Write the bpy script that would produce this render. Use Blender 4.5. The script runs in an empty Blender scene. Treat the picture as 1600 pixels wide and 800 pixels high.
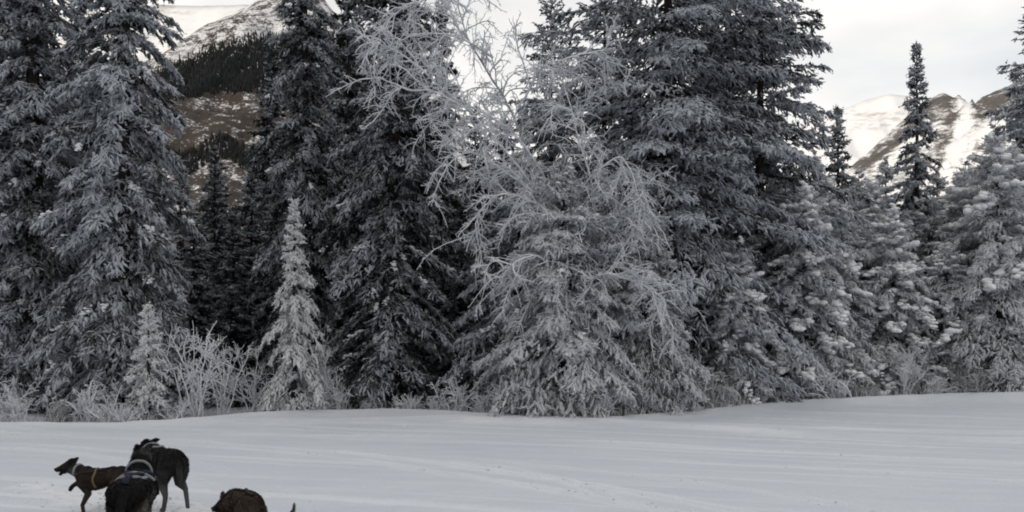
import bpy, bmesh, math, random
import numpy as np
from mathutils import Vector, Matrix
from mathutils.bvhtree import BVHTree

S = bpy.context.scene
COL = S.collection
# ------------------------------------------------------------------ camera
FPX, HZ, CAMZ = 1386.0, 552.0, 1.7          # focal length in photo pixels, horizon row, eye height
cam = bpy.data.cameras.new('camera')
cam.sensor_width = 36.0
cam.lens = 36.0 * FPX / 1600.0
cam.shift_y = (HZ - 400.0) / 1600.0
cam.clip_start = 0.1
cam.clip_end = 30000.0
camo = bpy.data.objects.new('camera', cam)
camo.location = (0, 0, CAMZ)
camo.rotation_euler = (math.radians(90), 0, 0)
COL.objects.link(camo)
S.camera = camo
# ------------------------------------------------------------------ sky
SUN_EL = math.radians(15.0)
SUN_AZ = math.radians(228.0)                 # compass style: 0 = +Y, clockwise; behind and to the left
W = bpy.data.worlds.new('World')
S.world = W
W.use_nodes = True
nt = W.node_tree
nt.nodes.clear()
wo = nt.nodes.new('ShaderNodeOutputWorld')
bg = nt.nodes.new('ShaderNodeBackground')
bg.inputs['Strength'].default_value = 0.1
sky = nt.nodes.new('ShaderNodeTexSky')
sky.sky_type = 'NISHITA'
sky.sun_disc = False
sky.sun_elevation = SUN_EL
sky.sun_rotation = SUN_AZ
sky.air_density = 1.0
sky.dust_density = 1.5
tc = nt.nodes.new('ShaderNodeTexCoord')
mp = nt.nodes.new('ShaderNodeMapping')
mp.inputs['Scale'].default_value = (1.0, 1.0, 2.6)
n1 = nt.nodes.new('ShaderNodeTexNoise')
n1.inputs['Scale'].default_value = 2.6
n1.inputs['Detail'].default_value = 5.0
n1.inputs['Roughness'].default_value = 0.5
r1 = nt.nodes.new('ShaderNodeValToRGB')
r1.color_ramp.elements[0].position = 0.30
r1.color_ramp.elements[0].color = (0.50, 0.50, 0.50, 1)
r1.color_ramp.elements[1].position = 0.62
r1.color_ramp.elements[1].color = (0.97, 0.97, 0.97, 1)
mx = nt.nodes.new('ShaderNodeMixRGB')
mx.inputs[2].default_value = (10.1, 9.75, 9.35, 1)     # thin high cloud
nt.links.new(tc.outputs['Generated'], mp.inputs['Vector'])
nt.links.new(mp.outputs['Vector'], n1.inputs['Vector'])
nt.links.new(n1.outputs['Fac'], r1.inputs['Fac'])
nt.links.new(r1.outputs['Color'], mx.inputs[0])
nt.links.new(sky.outputs['Color'], mx.inputs[1])
nt.links.new(mx.outputs['Color'], bg.inputs['Color'])
nt.links.new(bg.outputs['Background'], wo.inputs['Surface'])
# ------------------------------------------------------------------ sun
sl = bpy.data.lights.new('sun', 'SUN')
sl.energy = 2.0
sl.angle = math.radians(0.6)
sl.color = (1.0, 0.925, 0.83)
so = bpy.data.objects.new('sun', sl)
sd = Vector((math.sin(SUN_AZ) * math.cos(SUN_EL), math.cos(SUN_AZ) * math.cos(SUN_EL), math.sin(SUN_EL)))
so.rotation_euler = sd.to_track_quat('Z', 'Y').to_euler()
so.location = (0, -30, 60)
COL.objects.link(so)
# ------------------------------------------------------------------ exposure
vs = S.view_settings
vs.view_transform = 'Standard'
vs.look = 'None'
vs.exposure = 0.16
vs.gamma = 1.0
vs.use_curve_mapping = False
S.render.engine = 'CYCLES'
S.cycles.use_denoising = True
S.cycles.max_bounces = 6
S.cycles.diffuse_bounces = 4
S.cycles.filter_width = 1.9

RNG = np.random.default_rng(7)


def at(px, py, Y):
    return np.array(((px - 800.0) * Y / FPX, Y, CAMZ + (HZ - py) * Y / FPX))


# ------------------------------------------------------------------ value noise in numpy
_P = np.random.default_rng(3).random((64, 64, 64)).astype(np.float32)


def vnoise(x, y, z=0.0):
    x, y, z = np.broadcast_arrays(np.asarray(x, float), np.asarray(y, float), np.asarray(z, float))
    xi, yi, zi = np.floor(x).astype(int), np.floor(y).astype(int), np.floor(z).astype(int)
    xf, yf, zf = x - xi, y - yi, z - zi
    xf, yf, zf = (t * t * (3 - 2 * t) for t in (xf, yf, zf))
    r = 0
    for a in (0, 1):
        for b in (0, 1):
            for c in (0, 1):
                wgt = (xf if a else 1 - xf) * (yf if b else 1 - yf) * (zf if c else 1 - zf)
                r = r + wgt * _P[(xi + a) & 63, (yi + b) & 63, (zi + c) & 63]
    return r * 2 - 1


def fbm(x, y, z=0.0, octv=4, gain=0.5, ridged=False):
    s, amp, tot = 0, 1.0, 0
    for i in range(octv):
        n = vnoise(np.asarray(x) * 2 ** i + 17.3 * i, np.asarray(y) * 2 ** i + 5.1 * i, np.asarray(z) * 2 ** i)
        if ridged:
            n = 1 - 2 * np.abs(n)
        s = s + n * amp
        tot += amp
        amp *= gain
    return s / tot


# ------------------------------------------------------------------ mesh helpers
def fast_mesh(name, V, F, attrs=None, smooth=False):
    """V (n,3), F (m,k) with k = 3 or 4; attrs: name -> per-vertex floats"""
    V = np.asarray(V, np.float32)
    F = np.asarray(F, np.int32)
    me = bpy.data.meshes.new(name)
    me.vertices.add(len(V))
    me.vertices.foreach_set('co', V.ravel())
    k = F.shape[1]
    me.loops.add(F.size)
    me.loops.foreach_set('vertex_index', F.ravel())
    me.polygons.add(len(F))
    me.polygons.foreach_set('loop_start', np.arange(0, F.size, k, dtype=np.int32))
    me.polygons.foreach_set('loop_total', np.full(len(F), k, np.int32))
    if smooth:
        me.polygons.foreach_set('use_smooth', np.ones(len(F), bool))
    for an, av in (attrs or {}).items():
        at_ = me.attributes.new(an, 'FLOAT', 'POINT')
        at_.data.foreach_set('value', np.asarray(av, np.float32))
    me.update(calc_edges=True)
    return me


def link(name, me, mat=None, parent=None, kind=None, label=None, category=None, group=None):
    o = bpy.data.objects.new(name, me)
    COL.objects.link(o)
    if mat is not None and me is not None:
        if len(me.materials) == 0:
            me.materials.append(mat)
        elif me.materials[0] is not mat:
            o.material_slots[0].link = 'OBJECT'
            o.material_slots[0].material = mat
    if parent is not None:
        o.parent = parent
    if kind:
        o['kind'] = kind
    if label:
        o['label'] = label
    if category:
        o['category'] = category
    if group:
        o['group'] = group
    return o


def copy_tree(root):
    r = root.copy()
    COL.objects.link(r)
    for ch in root.children:
        c = ch.copy()
        COL.objects.link(c)
        c.parent = r
    return r


def tubes(paths, radii, sides=4):
    """list of (n,3) paths and (n,) radii -> V, F(quads), t (0 base..1 tip)"""
    Vs, Fs, T = [], [], []
    off = 0
    ang = np.arange(sides) * 2 * math.pi / sides
    for P, R in zip(paths, radii):
        P = np.asarray(P, float)
        R = np.asarray(R, float)
        n = len(P)
        d = np.gradient(P, axis=0)
        d /= np.linalg.norm(d, axis=1)[:, None] + 1e-9
        ref = np.array((0, 0, 1.0)) if abs(d[0, 2]) < 0.9 else np.array((1.0, 0, 0))
        a = np.cross(d, ref)
        a /= np.linalg.norm(a, axis=1)[:, None] + 1e-9
        b = np.cross(d, a)
        ring = P[:, None, :] + R[:, None, None] * (np.cos(ang)[None, :, None] * a[:, None, :] + np.sin(ang)[None, :, None] * b[:, None, :])
        Vs.append(ring.reshape(-1, 3))
        T.append(np.repeat(np.linspace(0, 1, n), sides))
        i = np.arange(n - 1)[:, None] * sides
        j = np.arange(sides)[None, :]
        jn = (j + 1) % sides
        q = np.stack([i + j, i + jn, i + sides + jn, i + sides + j], -1).reshape(-1, 4)
        Fs.append(q + off)
        off += n * sides
    return np.concatenate(Vs), np.concatenate(Fs), np.concatenate(T)


_bm = bmesh.new()
bmesh.ops.create_icosphere(_bm, subdivisions=1, radius=1.0)
ICO_V = np.array([v.co[:] for v in _bm.verts])
ICO_F = np.array([[v.index for v in f.verts] for f in _bm.faces])
_bm.free()
_bm = bmesh.new()
bmesh.ops.create_icosphere(_bm, subdivisions=2, radius=1.0)
ICO2_V = np.array([v.co[:] for v in _bm.verts])
ICO2_F = np.array([[v.index for v in f.verts] for f in _bm.faces])
_bm.free()


def blobs(C, R, rng, fine=False, jitter=0.25):
    """snow lumps: C (n,3) centres, R (n,3) radii"""
    IV, IF = (ICO2_V, ICO2_F) if fine else (ICO_V, ICO_F)
    n = len(C)
    j = 1 + jitter * rng.uniform(-1, 1, (n, len(IV), 1))
    th = rng.uniform(0, 6.28, n)
    c, s = np.cos(th)[:, None], np.sin(th)[:, None]
    P = IV[None] * R[:, None, :] * j
    x = P[..., 0] * c - P[..., 1] * s
    y = P[..., 0] * s + P[..., 1] * c
    V = np.stack([x, y, P[..., 2]], -1) + C[:, None, :]
    F = IF[None] + (np.arange(n) * len(IV))[:, None, None]
    return V.reshape(-1, 3), F.reshape(-1, 3)


# ------------------------------------------------------------------ materials
def new_mat(name, rough=0.9, spec=0.15):
    m = bpy.data.materials.new(name)
    m.use_nodes = True
    b = m.node_tree.nodes['Principled BSDF']
    b.inputs['Roughness'].default_value = rough
    b.inputs['Specular IOR Level'].default_value = spec
    return m, m.node_tree, b


def N(t, kind, **kw):
    n = t.nodes.new(kind)
    for k, v in kw.items():
        if k in n.inputs:
            n.inputs[k].default_value = v
        else:
            setattr(n, k, v)
    return n


def ramp(t, src, pts):
    r = t.nodes.new('ShaderNodeValToRGB')
    e = r.color_ramp.elements
    while len(e) < len(pts):
        e.new(0.5)
    for i, (p, c) in enumerate(pts):
        e[i].position = p
        e[i].color = (*c, 1) if len(c) == 3 else c
    t.links.new(src, r.inputs['Fac'])
    return r.outputs['Color']


def g3(v):
    return (v, v, v)


def mat_needles(name, dark, dark2, frost, bias):
    """needles with rime: the rime amount is stored on the mesh, broken up by noise"""
    m, t, b = new_mat(name, 0.85, 0.1)
    a = N(t, 'ShaderNodeAttribute', attribute_name='rime')
    co = N(t, 'ShaderNodeTexCoord')
    n = N(t, 'ShaderNodeTexNoise', Scale=2.8, Detail=3.0)
    n2 = N(t, 'ShaderNodeTexNoise', Scale=17.0, Detail=2.0)
    t.links.new(co.outputs['Object'], n.inputs['Vector'])
    t.links.new(co.outputs['Object'], n2.inputs['Vector'])
    s1 = N(t, 'ShaderNodeMath', operation='MULTIPLY_ADD')
    t.links.new(n.outputs['Fac'], s1.inputs[0])
    s1.inputs[1].default_value = 1.3
    s1.inputs[2].default_value = -0.65 + bias
    s2 = N(t, 'ShaderNodeMath', operation='MULTIPLY_ADD')
    t.links.new(n2.outputs['Fac'], s2.inputs[0])
    s2.inputs[1].default_value = 0.3
    s2.inputs[2].default_value = -0.15
    s3 = N(t, 'ShaderNodeMath', operation='ADD')
    t.links.new(s1.outputs[0], s3.inputs[0])
    t.links.new(s2.outputs[0], s3.inputs[1])
    s4 = N(t, 'ShaderNodeMath', operation='ADD', use_clamp=True)
    t.links.new(s3.outputs[0], s4.inputs[0])
    t.links.new(a.outputs['Fac'], s4.inputs[1])
    base = ramp(t, n2.outputs['Fac'], [(0.3, dark), (0.7, dark2)])
    mixn = N(t, 'ShaderNodeMixRGB')
    t.links.new(ramp(t, s4.outputs[0], [(0.36, g3(0)), (0.80, g3(1))]), mixn.inputs[0])
    t.links.new(base, mixn.inputs[1])
    mixn.inputs[2].default_value = (*frost, 1)
    t.links.new(mixn.outputs[0], b.inputs['Base Color'])
    tr = N(t, 'ShaderNodeBsdfTranslucent')
    t.links.new(mixn.outputs[0], tr.inputs['Color'])
    ms = N(t, 'ShaderNodeMixShader')
    ms.inputs[0].default_value = 0.38
    t.links.new(b.outputs[0], ms.inputs[1])
    t.links.new(tr.outputs[0], ms.inputs[2])
    t.links.new(ms.outputs[0], t.nodes['Material Output'].inputs['Surface'])
    return m


def mat_noise(name, c1, c2, scale, rough=0.9, spec=0.15, bump=0.0, bscale=None, coords='Object'):
    m, t, b = new_mat(name, rough, spec)
    co = N(t, 'ShaderNodeTexCoord')
    n = N(t, 'ShaderNodeTexNoise', Scale=scale, Detail=4.0)
    t.links.new(co.outputs[coords], n.inputs['Vector'])
    t.links.new(ramp(t, n.outputs['Fac'], [(0.3, c1), (0.7, c2)]), b.inputs['Base Color'])
    if bump:
        n2 = N(t, 'ShaderNodeTexNoise', Scale=bscale or scale * 3, Detail=4.0)
        t.links.new(co.outputs[coords], n2.inputs['Vector'])
        bp = N(t, 'ShaderNodeBump', Strength=bump, Distance=0.05)
        t.links.new(n2.outputs['Fac'], bp.inputs['Height'])
        t.links.new(bp.outputs['Normal'], b.inputs['Normal'])
    return m


FROST = (0.61, 0.645, 0.70)
M_NEEDLE = mat_needles('needles_frosted', (0.022, 0.027, 0.024), (0.06, 0.065, 0.062), FROST, 0.22)
M_NEEDLE_DK = mat_needles('needles_thin_frost', (0.02, 0.025, 0.024), (0.05, 0.055, 0.053), (0.58, 0.615, 0.67), 0.10)
M_NEEDLE_WH = mat_needles('needles_heavy_frost', (0.03, 0.036, 0.03), (0.085, 0.09, 0.085), (0.76, 0.78, 0.81), 0.40)
M_NEEDLE_SAP = mat_needles('needles_white_with_rime', (0.05, 0.055, 0.05), (0.11, 0.115, 0.11), (0.84, 0.855, 0.875), 0.45)
M_SNOWLUMP = mat_noise('branch_snow', (0.74, 0.76, 0.79), (0.86, 0.87, 0.89), 6.0, bump=0.4, bscale=25)
M_BARK = mat_noise('spruce_bark', (0.018, 0.016, 0.014), (0.07, 0.062, 0.055), 9.0, bump=0.8, bscale=22)
M_RIME = mat_noise('rime_on_twigs', (0.64, 0.67, 0.72), (0.84, 0.86, 0.89), 5.0, bump=0.6, bscale=40)
M_RIME_BR = mat_noise('thin_rime_on_twigs', (0.29, 0.29, 0.295), (0.60, 0.62, 0.65), 7.0, bump=0.6, bscale=40)


# ------------------------------------------------------------------ ground
EX = np.array([-60, -25, -11.7, -8.35, -7.35, -6.2, -3.4, -1.6, 0.3, 2.35, 4.8, 7.4, 11.3, 15.3, 30, 70], float)
EY = np.array([22, 20, 20.3, 21.05, 21.7, 22.6, 23.4, 22.7, 21.9, 21.7, 23.6, 25.5, 26.2, 26.6, 28, 30], float)
EZ = np.array([.1, .12, .12, .12, .2, .25, .25, .24, .15, .15, .2, .3, .45, .55, .6, .6], float)


def edge(x):
    return np.interp(x, EX, EY) + 0.25 * vnoise(np.asarray(x) * 0.7, 3.3) + 0.10 * vnoise(np.asarray(x) * 2.3, 8.1)


TRACKS = [  # polyline, groove half width, depth
    ([(2.6, 8.0), (1.35, 9.75), (-0.4, 11.8), (-2.5, 14.0), (-5.4, 16.2), (-9.5, 18.2), (-16, 19.5)], 0.055, 0.030),
    ([(3.2, 8.2), (1.95, 10.0), (0.2, 12.1), (-2.0, 14.3), (-5.0, 16.6), (-9.2, 18.6), (-16, 19.9)], 0.055, 0.026),
    ([(2.0, 8.9), (1.3, 10.0), (0.9, 11.0), (0.3, 12.3), (-0.8, 13.6), (-3, 15.2)], 0.05, 0.022),
    ([(22, 15.2), (9.85, 17.05), (6.5, 18.0), (2.8, 19.6), (-3, 20.7), (-9, 19.9), (-20, 18.6)], 0.13, 0.05),
    ([(22, 15.9), (9.85, 17.75), (6.5, 18.65), (2.9, 20.1), (-3, 21.1), (-9, 20.2), (-20, 18.9)], 0.13, 0.05),
    ([(22, 17.4), (10.6, 19.2), (6.9, 19.9), (3.0, 20.7), (-3, 21.6), (-9, 20.5)], 0.13, 0.035),
    ([(22, 11.2), (9.0, 13.4), (4.2, 15.6), (0, 17.4), (-5, 18.4), (-15, 18.4)], 0.06, 0.018),
    ([(18, 9.4), (7.0, 11.6), (3.2, 13.8), (-1, 15.9), (-6, 17.4), (-15, 17.6)], 0.06, 0.016),
    ([(-0.6, 6.5), (-1.6, 8.6), (-3.0, 11.2), (-5.2, 14.0), (-9, 16.5), (-16, 17.5)], 0.05, 0.022),
    ([(-1.2, 6.5), (-2.2, 8.5), (-3.6, 11.0), (-5.8, 13.7), (-9.5, 16.0), (-16, 16.8)], 0.05, 0.022),
    ([(5.0, 8.0), (3.6, 9.8), (2.2, 11.6), (0.0, 13.6), (-3, 15.6)], 0.05, 0.014),
]


PRINTS = [  # lanes of paw prints where the team runs and has run
    [(-1.9, 6.4), (-2.3, 7.3), (-2.9, 8.4), (-3.8, 9.6), (-5.0, 11.0)], [(-2.6, 6.6), (-3.3, 7.7), (-3.9, 8.9), (-4.6, 9.9), (-6.2, 11.4)],
    [(-2.2, 6.9), (-2.9, 8.0), (-3.5, 9.3), (-4.4, 10.4)]]


def catmull(pts, per=10):
    P = np.array([pts[0]] + list(pts) + [pts[-1]], float)
    out = []
    for i in range(1, len(P) - 2):
        p0, p1, p2, p3 = P[i - 1], P[i], P[i + 1], P[i + 2]
        for u in np.linspace(0, 1, per, endpoint=False):
            out.append(0.5 * ((2 * p1) + (-p0 + p2) * u + (2 * p0 - 5 * p1 + 4 * p2 - p3) * u * u + (-p0 + 3 * p1 - 3 * p2 + p3) * u ** 3))
    out.append(P[-2])
    return np.array(out)


def ground_z(x, y, tracks=False):
    x = np.atleast_1d(np.asarray(x, float))
    y = np.atleast_1d(np.asarray(y, float))
    ye = edge(x)
    zb = np.interp(x, EX, EZ)
    u = np.clip((y - (ye - 6.5)) / 6.3, 0, 1)
    z = zb * (0.55 * u * u * (3 - 2 * u) + 0.45 * np.clip((u - 0.8) / 0.2, 0, 1) ** 1.5)
    w = np.clip((y - ye) / 1.2, 0, 1)
    z = z - 0.16 * w + 0.12 * w * vnoise(x * 0.5, y * 0.5) + 0.05 * w * vnoise(x * 1.9, y * 1.9)
    z = z + 0.035 * vnoise(x * 0.22, y * 0.35, 4.0)
    if tracks:
        near = (1 - w)
        loose = np.zeros_like(z)
        # wind and traffic streaks along the trail, faint footfalls
        s = (x * 0.93 - y * 0.36)
        c = (x * 0.36 + y * 0.93)
        z = z + near * (0.008 * vnoise(s * 0.25, c * 2.0, 9.0) + 0.012 * vnoise(s * 0.4, c * 6.0, 2.0))
        pit = vnoise(x * 4.5, y * 4.5, 6.0)
        z = z - near * 0.035 * np.clip(pit - 0.45, 0, 1) * np.clip(vnoise(x * 0.35, y * 0.35, 1.0) + 0.35, 0, 1) * 2
        z = z + near * 0.004 * vnoise(x * 11, y * 11, 6.0)
        loose = np.maximum(loose, near * 0.6 * np.clip(vnoise(s * 0.11, c * 7.0, 31.0) * 2.2 - 0.6, 0, 1) * np.clip(0.5 + vnoise(x * 0.2, y * 0.3, 13.0), 0, 1))
        pr = np.random.default_rng(77)
        for lane in PRINTS:
            L_ = catmull(lane, 14)
            for q in L_:
                for rep_ in range(2):
                    cx, cy = q[0] + pr.normal(0, 0.14), q[1] + pr.normal(0, 0.12)
                    sel = (np.abs(x - cx) < 0.3) & (np.abs(y - cy) < 0.3)
                    if sel.any():
                        r2 = ((x[sel] - cx) / 0.07) ** 2 + ((y[sel] - cy) / 0.06) ** 2
                        z[sel] += -0.045 * np.exp(-r2) + 0.016 * np.exp(-((np.sqrt(r2) - 1.7) / 0.6) ** 2)
                        loose[sel] = np.maximum(loose[sel], 0.7 * np.exp(-((np.sqrt(r2) - 1.6) / 0.7) ** 2))
        for pts, hw, dep in TRACKS:
            C = catmull(pts)
            yc = np.interp(x, *(C[np.argsort(C[:, 0])].T))
            sl_ = np.gradient(C[:, 1]) / (np.gradient(C[:, 0]) + 1e-9)
            o = np.argsort(C[:, 0])
            sc = np.interp(x, C[o, 0], sl_[o])
            d = (y - yc) / np.sqrt(1 + sc * sc)
            ok = (x > C[:, 0].min()) & (x < C[:, 0].max())
            fade = np.clip(0.5 + 0.5 * vnoise(x * 0.4, hw * 100 + dep * 900) + 0.2 * vnoise(x * 1.1, dep * 900), 0, 1)
            ridge = np.exp(-((np.abs(d) - 1.8 * hw) / hw) ** 2)
            z = z + ok * fade * near * 2.0 * dep * (-np.exp(-(d / hw) ** 2) + 0.6 * ridge)
            loose = np.maximum(loose, ok * fade * near * ridge * min(1.0, dep * 42))
    if tracks:
        ground_z.loose = loose
    return z


def build_ground():
    yr = [-9000, -2500, -700, -200, -60, -20, -6, 0, 3, 5]
    y = 6.2
    while y < 34:
        yr.append(y)
        y += 0.037 * max(1.0, (y / 8.0) ** 1.25)
    while y < 14000:
        yr.append(y)
        y *= 1.12
    core = list(np.arange(-10, -5, 0.11)) + list(np.arange(-5, 5, 0.05)) + list(np.arange(5, 12, 0.11))
    l, st = -10.0, 0.06
    left = []
    while l > -14000:
        st *= 1.05
        l -= st
        left.append(l)
    r, st = 12.0, 0.06
    right = []
    while r < 14000:
        st *= 1.05
        r += st
        right.append(r)
    xr = np.array(left[::-1] + core + right)
    yr = np.array(yr)
    X, Y = np.meshgrid(xr, yr)
    Z = ground_z(X, Y, True)
    bankw = np.clip(1 - np.abs(Y - edge(X) + 0.3) / 1.2, 0, 1) * (0.6 + 0.4 * vnoise(X * 0.8, Y * 1.5))
    LOOSE = np.maximum(ground_z.loose, bankw * 0.8)
    V = np.stack([X, Y, Z], -1).reshape(-1, 3)
    nx, ny = len(xr), len(yr)
    i = np.arange(ny - 1)[:, None] * nx
    j = np.arange(nx - 1)[None]
    F = np.stack([i + j, i + j + 1, i + nx + j + 1, i + nx + j], -1).reshape(-1, 4)
    m, t, b = new_mat('trail_snow', 0.75, 0.25)
    co = N(t, 'ShaderNodeTexCoord')
    mpn = N(t, 'ShaderNodeMapping')
    mpn.inputs['Rotation'].default_value = (0, 0, math.radians(21))
    mpn.inputs['Scale'].default_value = (0.5, 2.0, 1)
    t.links.new(co.outputs['Object'], mpn.inputs['Vector'])
    n = N(t, 'ShaderNodeTexNoise', Scale=1.0, Detail=5.0)
    t.links.new(mpn.outputs['Vector'], n.inputs['Vector'])
    nb = N(t, 'ShaderNodeTexNoise', Scale=0.35, Detail=3.0)
    t.links.new(co.outputs['Object'], nb.inputs['Vector'])
    mm = N(t, 'ShaderNodeMixRGB')
    mm.inputs[0].default_value = 0.5
    t.links.new(n.outputs['Fac'], mm.inputs[1])
    t.links.new(nb.outputs['Fac'], mm.inputs[2])
    at_ = N(t, 'ShaderNodeAttribute', attribute_name='loose')
    fm = N(t, 'ShaderNodeMixRGB')
    t.links.new(at_.outputs['Fac'], fm.inputs[0])
    t.links.new(ramp(t, mm.outputs[0], [(0.32, (0.53, 0.572, 0.637)), (0.68, (0.60, 0.637, 0.692))]), fm.inputs[1])
    fm.inputs[2].default_value = (0.74, 0.765, 0.80, 1)          # loose, unpacked snow
    t.links.new(fm.outputs[0], b.inputs['Base Color'])
    nf = N(t, 'ShaderNodeTexNoise', Scale=26.0, Detail=4.0)
    t.links.new(co.outputs['Object'], nf.inputs['Vector'])
    bp = N(t, 'ShaderNodeBump', Strength=0.7, Distance=0.03)
    t.links.new(nf.outputs['Fac'], bp.inputs['Height'])
    t.links.new(bp.outputs['Normal'], b.inputs['Normal'])
    link('snow_ground', fast_mesh('snow_ground', V, F, {'loose': LOOSE.ravel()}, smooth=True), m, kind='structure',
         label='packed snow trail with ski and sled tracks and soft bank', category='snow')


build_ground()


def snow_clods():
    rng = np.random.default_rng(91)
    C = []
    for lane in PRINTS:
        L_ = catmull(lane, 60)
        q = L_[rng.integers(0, len(L_), 260)] + rng.normal(0, 0.28, (260, 2))
        C.append(q)
    for pts, hw, dep in TRACKS:
        L_ = catmull(pts, 60)
        q = L_[rng.integers(0, len(L_), 60)] + rng.normal(0, 0.16, (60, 2))
        C.append(q)
    C.append(np.column_stack([rng.uniform(-6, 8, 120), rng.uniform(7, 17, 120)]))
    C = np.concatenate(C)
    C = C[(np.abs(C[:, 0]) < 12) & (C[:, 1] < 20)]
    z = ground_z(C[:, 0], C[:, 1], True)
    r = rng.uniform(0.006, 0.024, len(C)) * rng.uniform(0.5, 1, len(C))
    V, F = blobs(np.column_stack([C, z + r * 0.1]), np.column_stack([r * 1.2, r, r * 0.8]), rng, jitter=0.35)
    link('snow_crumbs', fast_mesh('snow_crumbs', V, F), mat_noise('crumbled_snow', (0.58, 0.61, 0.65), (0.72, 0.74, 0.77), 8.0), kind='stuff', label='small crumbs of snow kicked up over the trail', category='snow')


snow_clods()


# ------------------------------------------------------------------ mountains
def mat_mountain(name, snow, rock1, rock2, thr, scale, rib=40, stretch=(0.5, 0.5, 1.4)):
    m, t, b = new_mat(name, 0.9, 0.1)
    geo = N(t, 'ShaderNodeNewGeometry')
    a = N(t, 'ShaderNodeAttribute', attribute_name='bare')
    co = N(t, 'ShaderNodeTexCoord')
    n = N(t, 'ShaderNodeTexNoise', Scale=scale, Detail=8.0, Roughness=0.62)
    n2 = N(t, 'ShaderNodeTexNoise', Scale=scale * 5, Detail=9.0, Roughness=0.72)
    mr = N(t, 'ShaderNodeMapping')                    # ribs and snow chutes follow the fall line
    mr.inputs['Rotation'].default_value = (0, math.radians(rib), 0)
    mr.inputs['Scale'].default_value = stretch
    t.links.new(co.outputs['Object'], mr.inputs['Vector'])
    for q in (n, n2):
        t.links.new(mr.outputs['Vector'], q.inputs['Vector'])
    s = N(t, 'ShaderNodeMath', operation='ADD')
    t.links.new(n.outputs['Fac'], s.inputs[0])
    t.links.new(a.outputs['Fac'], s.inputs[1])
    s2 = N(t, 'ShaderNodeMath', operation='MULTIPLY_ADD')
    t.links.new(n2.outputs['Fac'], s2.inputs[0])
    s2.inputs[1].default_value = 1.1
    t.links.new(s.outputs[0], s2.inputs[2])
    a2 = N(t, 'ShaderNodeMath', operation='SUBTRACT')
    t.links.new(s2.outputs[0], a2.inputs[0])
    a2.inputs[1].default_value = 0.2
    s2 = a2
    mixn = N(t, 'ShaderNodeMixRGB')
    t.links.new(ramp(t, s2.outputs[0], [(max(0, min(thr, 0.9) - 0.13), g3(0)), (min(thr + 0.06, 1), g3(1))]), mixn.inputs[0])
    mixn.inputs[1].default_value = (*snow, 1)
    t.links.new(ramp(t, n2.outputs['Fac'], [(0.35, rock1), (0.65, rock2)]), mixn.inputs[2])
    t.links.new(mixn.outputs[0], b.inputs['Base Color'])
    return m


def mountain(name, label, prof, D0, D1, pad, bare, mat, rough, nx=260, ny=70, seed=0, base=-20, zone=None):
    """prof: (photo column, photo row) of the skyline; the ridge runs along distance D(px), foot at D0"""
    px = np.array([p[0] for p in prof], float)
    py = np.array([p[1] for p in prof], float)
    cols = np.linspace(px[0] - pad, px[-1] + pad, nx)
    rows = np.interp(cols, px, py)
    u = np.clip(np.minimum(cols - cols[0], cols[-1] - cols) / pad, 0, 1)
    Xr = (cols - 800) * D1 / FPX
    Hr = CAMZ + (HZ - rows) * D1 / FPX
    Hr = base + (Hr - base) * (u * u * (3 - 2 * u))
    v = np.linspace(0, 1.6, ny)                 # 0 foot, 1 ridge, 1.6 far side
    Yv = D0 + (D1 - D0) * v
    X = np.repeat(Xr[None, :], ny, 0)
    Y = np.repeat(Yv[:, None], nx, 1)
    prof_v = np.where(v < 1, (v ** 1.12), np.maximum(0, 1 - (v - 1) * 1.5))[:, None]
    sc = 6.0 / D1
    rid = fbm(X * sc * 2.2 + seed, Y * sc * 2.2 + seed, 0.5, 6, 0.58, True)
    amp = rough * Hr[None, :] * np.clip(prof_v, 0, 1) * np.clip(np.abs(1 - v[:, None]) * 3.5 + 0.08, 0, 1)
    Z = base + (Hr[None, :] - base) * prof_v + amp * (rid - 0.25)
    if zone is None:
        br = np.zeros_like(Z)
    else:
        br = zone(800 + X * FPX / Y, HZ - (Z - CAMZ) * FPX / Y, rid, v[:, None], (Z - base) / (Hr.max() - base))
    V = np.stack([X, Y, Z], -1).reshape(-1, 3)
    i = np.arange(ny - 1)[:, None] * nx
    j = np.arange(nx - 1)[None]
    F = np.stack([i + j, i + j + 1, i + nx + j + 1, i + nx + j], -1).reshape(-1, 4)
    o = link(name, fast_mesh(name, V, F, {'bare': br.ravel() + bare}, smooth=True), mat, kind='structure', label=label, category='mountain')
    return X, Y, Z


M_MT_R = mat_mountain('mountain_snow_and_rock', (0.70, 0.70, 0.70), (0.055, 0.053, 0.054), (0.13, 0.115, 0.108), 1.0, 0.012)
M_MT_L = mat_mountain('mountain_snow_and_scrub', (0.62, 0.62, 0.63), (0.022, 0.020, 0.019), (0.065, 0.052, 0.044), 0.90, 0.035, stretch=(1, 0.6, 1.3))  # scrub albedo darkened to stand in for shade on the wooded slope
M_MT_F = mat_mountain('mountain_snowfield', (0.70, 0.70, 0.705), (0.25, 0.22, 0.2), (0.4, 0.37, 0.34), 1.0, 0.003)


def zone_right(px, py, rid, v, h):
    def seg(x0, y0, x1, y1, w):
        t = np.clip(((px - x0) * (x1 - x0) + (py - y0) * (y1 - y0)) / ((x1 - x0) ** 2 + (y1 - y0) ** 2), 0, 1)
        return np.exp(-(((px - x0 - t * (x1 - x0)) ** 2 + (py - y0 - t * (y1 - y0)) ** 2) / w ** 2))
    b = 0.16 * np.clip((rid - 0.3) * 1.6, -0.8, 0.8)
    b = b + 0.22 * seg(1345, 262, 1425, 190, 15) + 0.22 * seg(1440, 175, 1475, 160, 18) + 0.22 * seg(1495, 170, 1470, 240, 14) + 0.22 * seg(1535, 170, 1610, 130, 19) + 0.22 * seg(1475, 270, 1540, 235, 12)
    return b - 0.34 * seg(1512, 165, 1488, 245, 8) - 0.25 * seg(1560, 205, 1465, 268, 13) - 0.12 * seg(1380, 262, 1440, 205, 12)


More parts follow.
